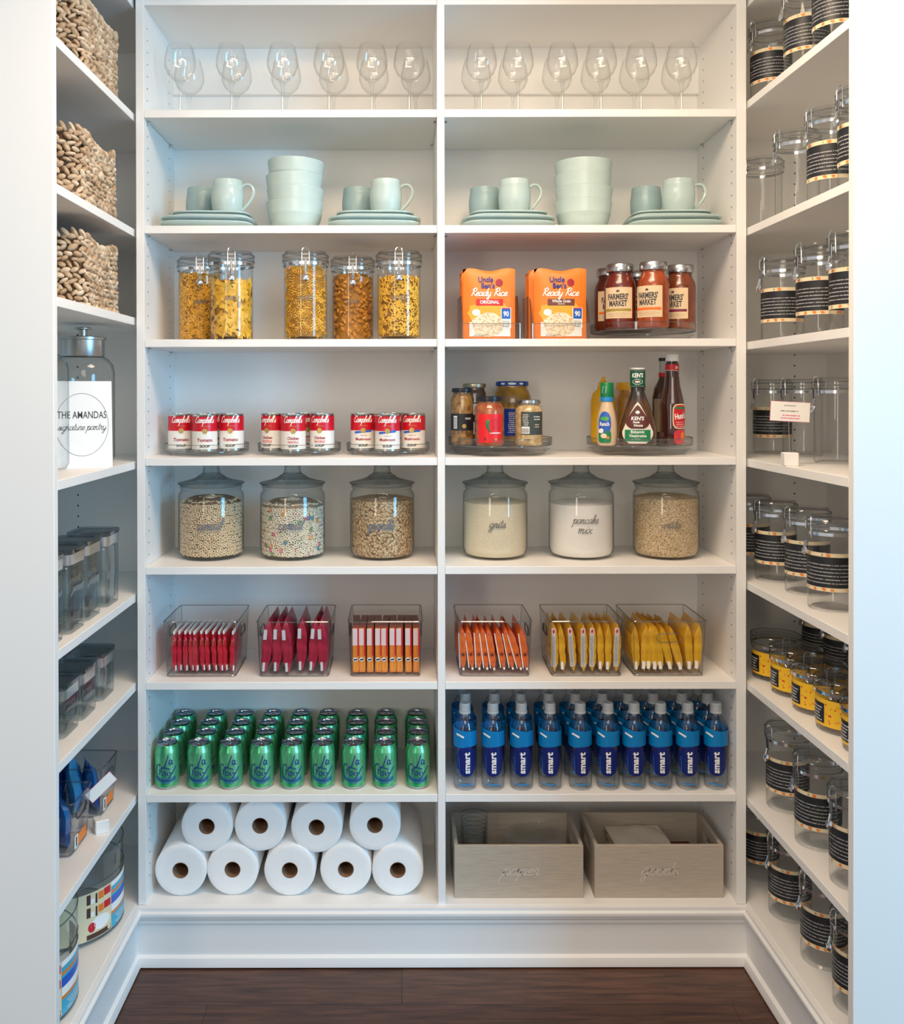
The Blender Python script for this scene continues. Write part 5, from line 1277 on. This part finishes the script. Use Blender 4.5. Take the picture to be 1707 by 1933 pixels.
def basket(w, d, h, seed, sag):
    rnd = random.Random(seed); t = thing('woven_basket', 'basket', 'basket'); r = 0.05
    P = 2 * (w + d) - 8 * r + 2 * pi * r
    def top(s):
        x, y, _ = rrect(w, d, r, s); return h * (1 + sag * (abs(y) / (d / 2)) ** 2) + 0.004 * sin(s * 30 + seed)
    b = MB(); n = 40; vs = []
    for k, zz in enumerate((0.004, 0.97)):
        for i in range(n):
            x, y, a = rrect(w - 0.02, d - 0.02, r - 0.01, i * (P - 0.08) / n); vs.append((x, y, zz * (top(i * P / n) if k else 1)))
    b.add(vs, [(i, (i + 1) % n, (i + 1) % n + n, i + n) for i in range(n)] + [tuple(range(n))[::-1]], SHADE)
    rows = int(h / 0.0112); st = 0.0195; m = int(P / st)
    sph = []; sf = []
    for a in range(5):
        for c in range(6):
            th = pi * (a + 0.0) / 4; sph.append((sin(th) * cos(2 * pi * c / 6), sin(th) * sin(2 * pi * c / 6), cos(th)))
    for a in range(4):
        for c in range(6): sf.append((a * 6 + c, (a + 1) * 6 + c, (a + 1) * 6 + (c + 1) % 6, a * 6 + (c + 1) % 6))
    for rw in range(rows):
        for i in range(m):
            s = (i + 0.5 * (rw % 2)) * P / m + rnd.uniform(-.003, .003); x, y, a = rrect(w, d, r, s)
            z = (rw + 0.5) / rows * top(s) + rnd.uniform(-.0015, .0015)
            tl = (0.5 if rw % 2 else -0.5) + rnd.uniform(-.5, .5); x += rnd.uniform(-.0025, .0025); y += rnd.uniform(-.0025, .0025)
            M = T(x, y, z) @ R(a, 'Z') @ R(tl, 'Y') @ Matrix.Diagonal((rnd.uniform(.0095, .0150), rnd.uniform(.006, .010), rnd.uniform(.0048, .0076), 1)) @ R(pi / 2, 'Y')
            b.add(sph, sf, STRAW2 if rnd.random() < .45 else STRAW, M)
    b.build('body', t, angle=60)
    c = MB()
    for i in range(int(P / 0.02)):
        s = i * 0.02; x, y, a = rrect(w, d, r, s); 
        M = T(x, y, top(s) + 0.003 + rnd.uniform(-.002, .002)) @ R(a, 'Z') @ R(0.9 + rnd.uniform(-.2, .2), 'Y') @ Matrix.Diagonal((rnd.uniform(.012, .017), 0.0088, rnd.uniform(.0055, .0075), 1)) @ R(pi / 2, 'Y')
        c.add(sph, sf, STRAW2 if rnd.random() < .5 else STRAW, M)
    c.build('rim', t, angle=60)
    return t
def LX(u, v): return XL - u * 1.0 - 0.0131 * v          # u into the run, v towards the door
for k, (z, h, sag, lab, ww) in enumerate(((ZL[0], 0.165, 0.02, 'woven leaf basket on the top shelf of the left run', 0.30), (ZL[1], 0.150, 0.16, 'woven leaf basket on the second shelf of the left run', 0.29), (ZL[2], 0.150, 0.10, 'woven leaf basket on the third shelf of the left run, above the metal-lidded jar', 0.29))):
    t = basket(0.285, ww, h, 5 + k, sag); yc = YD((2.42, 2.40, 2.415)[k]) - ww / 2
    t.location = (LX(0.165, -yc), yc, z); t.rotation_euler = (0, 0, AL); t['label'] = lab; t['group'] = 'woven leaf baskets'

# ------------------------------------------------------------------ left run: metal-lidded jars and the sign
BRUSH = mat('brushed_metal', (0.55, 0.54, 0.52), 0.3, 1.0)
def lid_jar():
    t = thing('glass_jar', 'jar', 'glass jar'); r = 0.079
    MB().lathe([(0, 0.006), (r - 0.02, 0.002), (r - 0.006, 0.004), (r, 0.016), (r, 0.235), (r - 0.004, 0.255), (r - 0.016, 0.270), (r - 0.026, 0.276), (r - 0.026, 0.285)], GLASS, 48).build('body', t)
    l = MB().lathe([(r - 0.026, 0.276), (r - 0.025, 0.278), (r - 0.025, 0.318), (r - 0.021, 0.3195), (r - 0.021, 0.325), (r - 0.026, 0.327), (0, 0.328)], BRUSH, 48).build('lid', t)
    MB().lathe([(0.011, 0.327), (0.011, 0.345), (0.020, 0.347), (0.0205, 0.350), (0.018, 0.352), (0, 0.352)], BRUSH, 28).build('knob', l)
    return Maker(t)
mk = lid_jar()
mk.put((-0.823, YD(2.40), ZL[3]), 0, 'tall glass jar with a brushed metal lid and knob, behind the white sign', 'tall metal-lidded glass jars')
mk.put((-0.868, YD(2.19), ZL[3]), 0, 'tall glass jar with a metal lid, nearer the door beside the white sign', None)
for o in bpy.data.objects:
    if o.get('category') == 'glass jar': o['group'] = 'tall metal-lidded glass jars'
t = thing('sign_card', 'white card sign with a thin circle and dark lettering, leaning before the glass jar', 'sign')
M0 = R(radians(-6), 'X')
MB().box(-0.070, 0.070, 0, 0.002, 0, 0.212, mat('white_card', (0.88, 0.88, 0.88), .6), M0, b=0.0005).build('card', t)
f = lambda x, z: tuple(M0 @ Vector((x, -0.0006, z)))
m = MB(); ring = [(0.061 * cos(a * pi / 32), 0.106 + 0.076 * sin(a * pi / 32)) for a in range(65)]
m.geo(strokes([ring], 0.0009), f, GREYINK); m.geo(at(word('THE AMANDAS', 0.0175, 0.114, 0.004), 0, 0.121), f, INK); m.geo(at(script('signature pantry', 0.0085, 0.112, 0.14), 0, 0.093), f, INK)
m.build('lettering', t)
t.location = (-0.768, YD(2.235), ZL[3] + 0.0002); t.rotation_euler = (0, 0, radians(24))

# ------------------------------------------------------------------ left run: square canisters
SQG = clear('square_glass', (0.93, 0.96, 0.965), (0.34, 0.42, 0.46), 2.6, 0.09); SQD = clear('thick_square_lid', (0.74, 0.80, 0.83), (0.16, 0.20, 0.24), 1.8, 0.16, 0.05)
def square_canister(h, a=0.105):
    t = thing('square_canister', 'canister', 'canister'); r = a / 2 * 0.97
    b = MB().lathe([(0, 0.006), (r - 0.006, 0.004), (r - 0.001, 0.0), (r, 0.008), (r, h - 0.042), (r - 0.004, h - 0.036), (r - 0.005, h - 0.030)], SQG, 48, p=9)
    b.lathe([(0, 0.009), (r - 0.010, 0.010), (r - 0.006, 0.016), (r - 0.006, h - 0.045), (r - 0.010, h - 0.036)], SQG, 48, p=9); b.build('body', t)
    MB().lathe([(r - 0.004, h - 0.036), (r + 0.0005, h - 0.035), (r + 0.0005, h - 0.012), (r - 0.002, h - 0.011)], mat('silver_band', (.62, .64, .66), .25, .9), 48, p=9).build('band', t)
    MB().lathe([(r - 0.002, h - 0.012), (r + 0.0025, h - 0.010), (r + 0.003, h - 0.002), (r, h), (r - 0.008, h - 0.0005), (r - 0.010, h - 0.003), (0, h - 0.003)], SQD, 48, p=9).build('lid', t)
    return Maker(t)
mk = square_canister(0.188)
wh4 = ['nearest the back corner', 'second from the back corner', 'third from the back corner', 'fourth from the back corner, nearest the door']
for i, D in enumerate((2.355, 2.215, 2.095, 1.975)):
    v = -YD(D); mk.put((LX(0.075 - 0.004 * (i == 2), v), YD(D), ZL[4]), AL, 'tall square glass canister, %s' % wh4[i], 'tall square glass canisters')
mk = square_canister(0.119)
for i, D in enumerate((2.362, 2.225, 2.108, 1.985)):
    v = -YD(D); mk.put((LX(0.090, v), YD(D), ZL[5]), AL, 'short square glass canister, %s' % wh4[i], 'short square glass canisters')
for i, D in enumerate((2.31, 2.17)):
    v = -YD(D); mk.put((LX(0.215, v), YD(D), ZL[5]), AL, 'short square glass canister in the rear row against the wall, %s' % ('further' , 'nearer')[i], 'short square glass canisters')

# ------------------------------------------------------------------ left run: bins of blue bags
BAGB = mat('blue_bag', (0.01, 0.16, 0.48), 0.25, noise=(18, 0), color2=(0.005, 0.05, 0.22), coat=.5); BAGL = mat('light_blue_bag', (0.10, 0.45, 0.75), 0.25, noise=(18, 0), color2=(0.02, 0.22, 0.55), coat=.5)
def crumple(w, h, tk, mt, seed):
    rnd = random.Random(seed); b = MB(); nx, nz = 8, 10
    for s in (1, -1):
        vs = []
        for i in range(nx + 1):
            for j in range(nz + 1):
                u, v = i / nx, j / nz; e = (sin(pi * u) * sin(pi * min(v + .12, 1))) ** .5 if 0 < i < nx and j < nz else 0
                vs.append(((u - .5) * w * (1 - .15 * v), s * (tk / 2 * e + (rnd.uniform(-.003, .003) if e else 0)) + 0.004 * sin(v * 7 + seed), v * h + 0.006 * sin(u * 9 + seed)))
        b.add(vs, [(i * (nz + 1) + j, (i + 1) * (nz + 1) + j, (i + 1) * (nz + 1) + j + 1, i * (nz + 1) + j + 1) for i in range(nx) for j in range(nz)], mt)
    return b
sp = clear_bin(0.26, 0.125, 0.125)
mk = Maker(sp); wb = ['nearest the back corner', 'in the middle', 'nearest the door']
for i, D in enumerate((2.388, 2.189, 1.995)):
    v = -YD(D); cx = LX(0.045 + 0.13, v)
    mk.put((cx, YD(D), ZL[6]), AL, 'clear open bin of blue bags on the left run, %s' % wb[i], 'clear bins of blue bags')
    for q in range(5):
        o = crumple(0.110, (0.165, 0.158, 0.150, 0.140, 0.110)[q], 0.042, BAGL if (q + i) % 3 == 0 else BAGB, q * 3 + i).build('storage_bag', angle=70)
        tag(o, 'crumpled blue bag in the bin %s, %s' % (wb[i], ('against its back wall', 'second in', 'middle one', 'fourth in', 'by the aisle side')[q]), 'plastic bag', 'blue bags in the bins', None, (cx - 0.090 + 0.044 * q, YD(D), ZL[6] + 0.012))
        o.rotation_euler = (radians(4 - 3 * q), radians(-20 + 6 * q), radians(60 + 15 * q))
    o = MB().box(0, 0.0008, -0.022, 0.022, 0, 0.030, ORANGE, b=0.0001).build('sticker', None)
    bpy.data.objects.remove(o)
for root in [o for o in bpy.data.objects if o.get('group') == 'clear bins of blue bags']:
    MB().box(0.1252, 0.1258, -0.020, 0.034, 0.012, 0.036, ORANGE).box(0.1252, 0.1258, -0.040, -0.020, 0.010, 0.040, WINK).box(0.1259, 0.1262, -0.034, -0.026, 0.014, 0.036, INK).build('sticker', root, label='orange and white sticker')
def card_holder(lab, loc, cw, ch, tilt, rz, txt, zc):
    t = thing('card_holder', lab, 'card holder', loc, rz); a = 0.034
    MB().box(-a / 2, a / 2, -a / 2, a / 2, 0, a * .93, mat('white_cube', (0.85, 0.83, 0.80), .5), b=0.002).build('cube', t)
    MB().tube([(0, 0, a * .9), (-0.002, 0, zc * .6), (-0.003, 0, zc - ch * .30), (-0.007, 0, zc - ch * .30)], 0.0009, STEEL, 6).build('wire', t)
    M = T(0, -0.002, zc) @ R(tilt, 'Y'); c = MB().box(-cw / 2, cw / 2, -0.0006, 0.0006, -ch / 2, ch / 2, mat('pink_edge', (0.75, 0.25, 0.35), .6), M).box(-cw / 2 + .001, cw / 2 - .001, -0.0009, 0.0009, -ch / 2 + .001, ch / 2 - .001, mat('card_white', (0.88, 0.86, 0.82), .6), M).build('card', t)
    if txt:
        rn = random.Random(3); f = lambda x, z: tuple(M @ Vector((x, -0.0013, z)))
        m = MB(); m.geo(small_print(-cw * .25, cw * .3, -ch * .36, -ch * .08, 2, rn, .4), f, mat('pink_ink', (0.75, 0.10, 0.30), .6)); m.geo(small_print(-cw * .25, cw * .3, -.0 * ch, ch * .14, 1, rn, .4), f, GREYINK); m.geo(small_print(-cw * .2, cw * .15, ch * .28, ch * .38, 1, rn, .4), f, GREYINK); m.build('print', c)
    return t
card_holder('small white cube holding a blank white card up on a wire, before the blue bags', (XL - 0.0295, YD(2.262), ZL[6]), 0.075, 0.030, radians(-38), radians(30), False, 0.108)
card_holder('small white cube holding a printed card with pink lines, before the clear jars', (0.938, YD(2.235), ZR[3]), 0.092, 0.048, radians(3), radians(-8), True, 0.130)

# ------------------------------------------------------------------ left run: round tubs with printed wraps
def tub():
    t = thing('round_tub', 'tub', 'tub'); r = 0.146; h = 0.208
    MB().lathe([(0, 0.003), (r - 0.02, 0.001), (r - 0.006, 0.002), (r - 0.001, 0.010), (r, 0.095), (r - 0.002, 0.100), (r, 0.105), (r, h)], ACRYL, 72).build('body', t)
    b = MB()
    for z in (0.006, 0.145, h): b.tube([(r * cos(a * pi / 36), r * sin(a * pi / 36), z) for a in range(72)], 0.0018, EDGE, 5, closed=True)
    b.build('rim', t)
    W = r * 1.15; g = on_cyl(r + 0.0006, 0.2); g1 = on_cyl(r + 0.0012, 0.2); g2 = on_cyl(r + 0.0018, 0.2)
    m = MB(); m.patch(-W, W, 0.012, 0.128, g, CREAM, 36, 1); lb = m.build('label', t); m = MB()
    DK = mat('dark_brown_print', (0.08, 0.03, 0.02), .5); CY = mat('cyan_print', (0.05, 0.42, 0.62), .4)
    for z0 in (0.072, 0.104):
        m.patch(-W * .50, -W * .44, z0 - 0.004, z0 + 0.020, g1, DK, 3, 1); m.patch(-W * .36, -W * .33, z0 - 0.006, z0 + 0.018, g1, DK, 3, 1)
        m.patch(-W * .31, -W * .22, z0, z0 + 0.018, g1, ORANGE, 3, 1); m.patch(-W * .21, -W * .08, z0 + .002, z0 + 0.020, g1, RED, 3, 1); m.patch(-W * .44, -W * .38, z0 - .004, z0 + .008, g1, WINK, 3, 1)
    m.blob(-W * .27, 0.047, W * .17, 0.017, g1, WINK, 20, 3); m.blob(-W * .42, 0.042, W * .06, 0.012, g1, RED, 12, 2); m.patch(-W * .5, -W * .08, 0.014, 0.026, g1, DK, 10, 1); m.blob(-W * .12, .022, W * .03, .006, g2, CREAM, 10, 1)
    for (a, b_, mm) in ((0.012, 0.046, CY), (0.046, 0.053, ORANGE), (0.053, 0.072, WINK), (0.072, 0.092, BLUEP), (0.092, 0.098, CY), (0.098, 0.105, ORANGE), (0.105, 0.116, CY), (0.116, 0.128, WINK)):
        m.patch(-W * .06, W, a, b_, g1, mm, 24, 1)
    rn = random.Random(5); m.geo(small_print(-W * .02, W * .95, 0.016, 0.042, 5, rn), g2, WINK)
    m.build('print', lb); return Maker(t)
mk = tub()
for i, (D, x, rz) in enumerate(((2.375, -0.868, 62), (2.045, -0.872, 62))):
    mk.put((x, YD(D), ZL[7]), radians(rz), 'wide clear round tub with a colourful printed wrap, %s' % ('nearer the back corner', 'nearer the door')[i], 'round tubs on the bottom left shelf')
for o in bpy.data.objects:
    if o.get('category') == 'tub' and isinstance(o.get('label'), str) is False: pass
    if o.get('category') == 'tub': o['label'] = 'wide clear round tub with a colourful printed wrap, ' + ('nearer the back corner' if o.location.y > -0.2 else 'nearer the door')

# ------------------------------------------------------------------ right run: clamp-lid jars
RS = 0.90
mk_l = canister(0.0520, 0.214, 'black', clasp_a=radians(-52), rnd=random.Random(6))
mk_n = canister(0.0520, 0.214, None, clasp_a=radians(-52))
mk_y = canister(0.0610, 0.118, 'yellow', clasp_a=radians(22), rnd=random.Random(9), short=True)
shelf_n = ['top', 'second', 'third', 'fourth', 'fifth', 'sixth', 'seventh', 'bottom']
rows = [
 (0, [(0.992, 2.485, 1), (0.990, 2.262, 1), (0.990, 2.105, 1)]),
 (1, [(1.010, 2.590, 0), (0.994, 2.325, 0), (0.994, 2.140, 1), (0.992, 1.985, 1)]),
 (2, [(0.996, 2.420, 1), (0.992, 2.195, 1), (0.992, 2.025, 1)]),
 (3, [(1.078, 2.690, 1), (1.118, 2.580, 0), (1.090, 2.320, 0)]),
 (4, [(0.995, 2.640, 1), (1.006, 2.488, 1), (1.022, 2.331, 1), (1.003, 2.158, 1)]),
 (6, [(1.006, 2.410, 1), (0.998, 2.216, 1), (0.998, 2.035, 1)]),
 (7, [(1.010, 2.610, 1), (1.010, 2.405, 1), (1.010, 2.210, 1), (1.008, 2.040, 1)]),
]
for si, lst in rows:
    n = len(lst)
    for i, (x, D, lbl) in enumerate(lst):
        ph = -math.atan2(x, D)
        (mk_l if lbl else mk_n).put((x, YD(D), ZR[si]), ph + radians(random.Random(si * 9 + i).uniform(-5, 5)),
            '%s clear jar, %s shelf of the right run, %s' % ('black-labelled' if lbl else 'unlabelled', shelf_n[si], 'nearest the back corner' if i == 0 else 'nearest the door' if i == n - 1 else ORD[i] + ' from back corner'), 'clamp-lid jars on the right run')
for i, D in enumerate((2.500, 2.370, 2.241, 2.113, 1.985)):
    mk_y.put((1.012, YD(D), ZR[5]), -math.atan2(1.012, D), 'squat clamp-lid jar with a yellow label, %s' % ('nearest the back corner' if i == 0 else 'nearest the door' if i == 4 else ORD[i] + ' from the back corner'), 'squat clamp-lid jars in the front row')
for i, D in enumerate((2.56, 2.43, 2.30, 2.17)):
    mk_l.put((1.165, YD(D), ZR[5]), -math.atan2(1.165, D), 'black-labelled jar behind the squat yellow ones, %s' % ('nearest the back corner' if i == 0 else 'nearest the door' if i == 3 else ORD[i] + ' from the back corner'), 'clamp-lid jars on the right run')
for o in bpy.data.objects:
    if o.name.startswith('storage_jar'): o['category'] = 'storage jar'
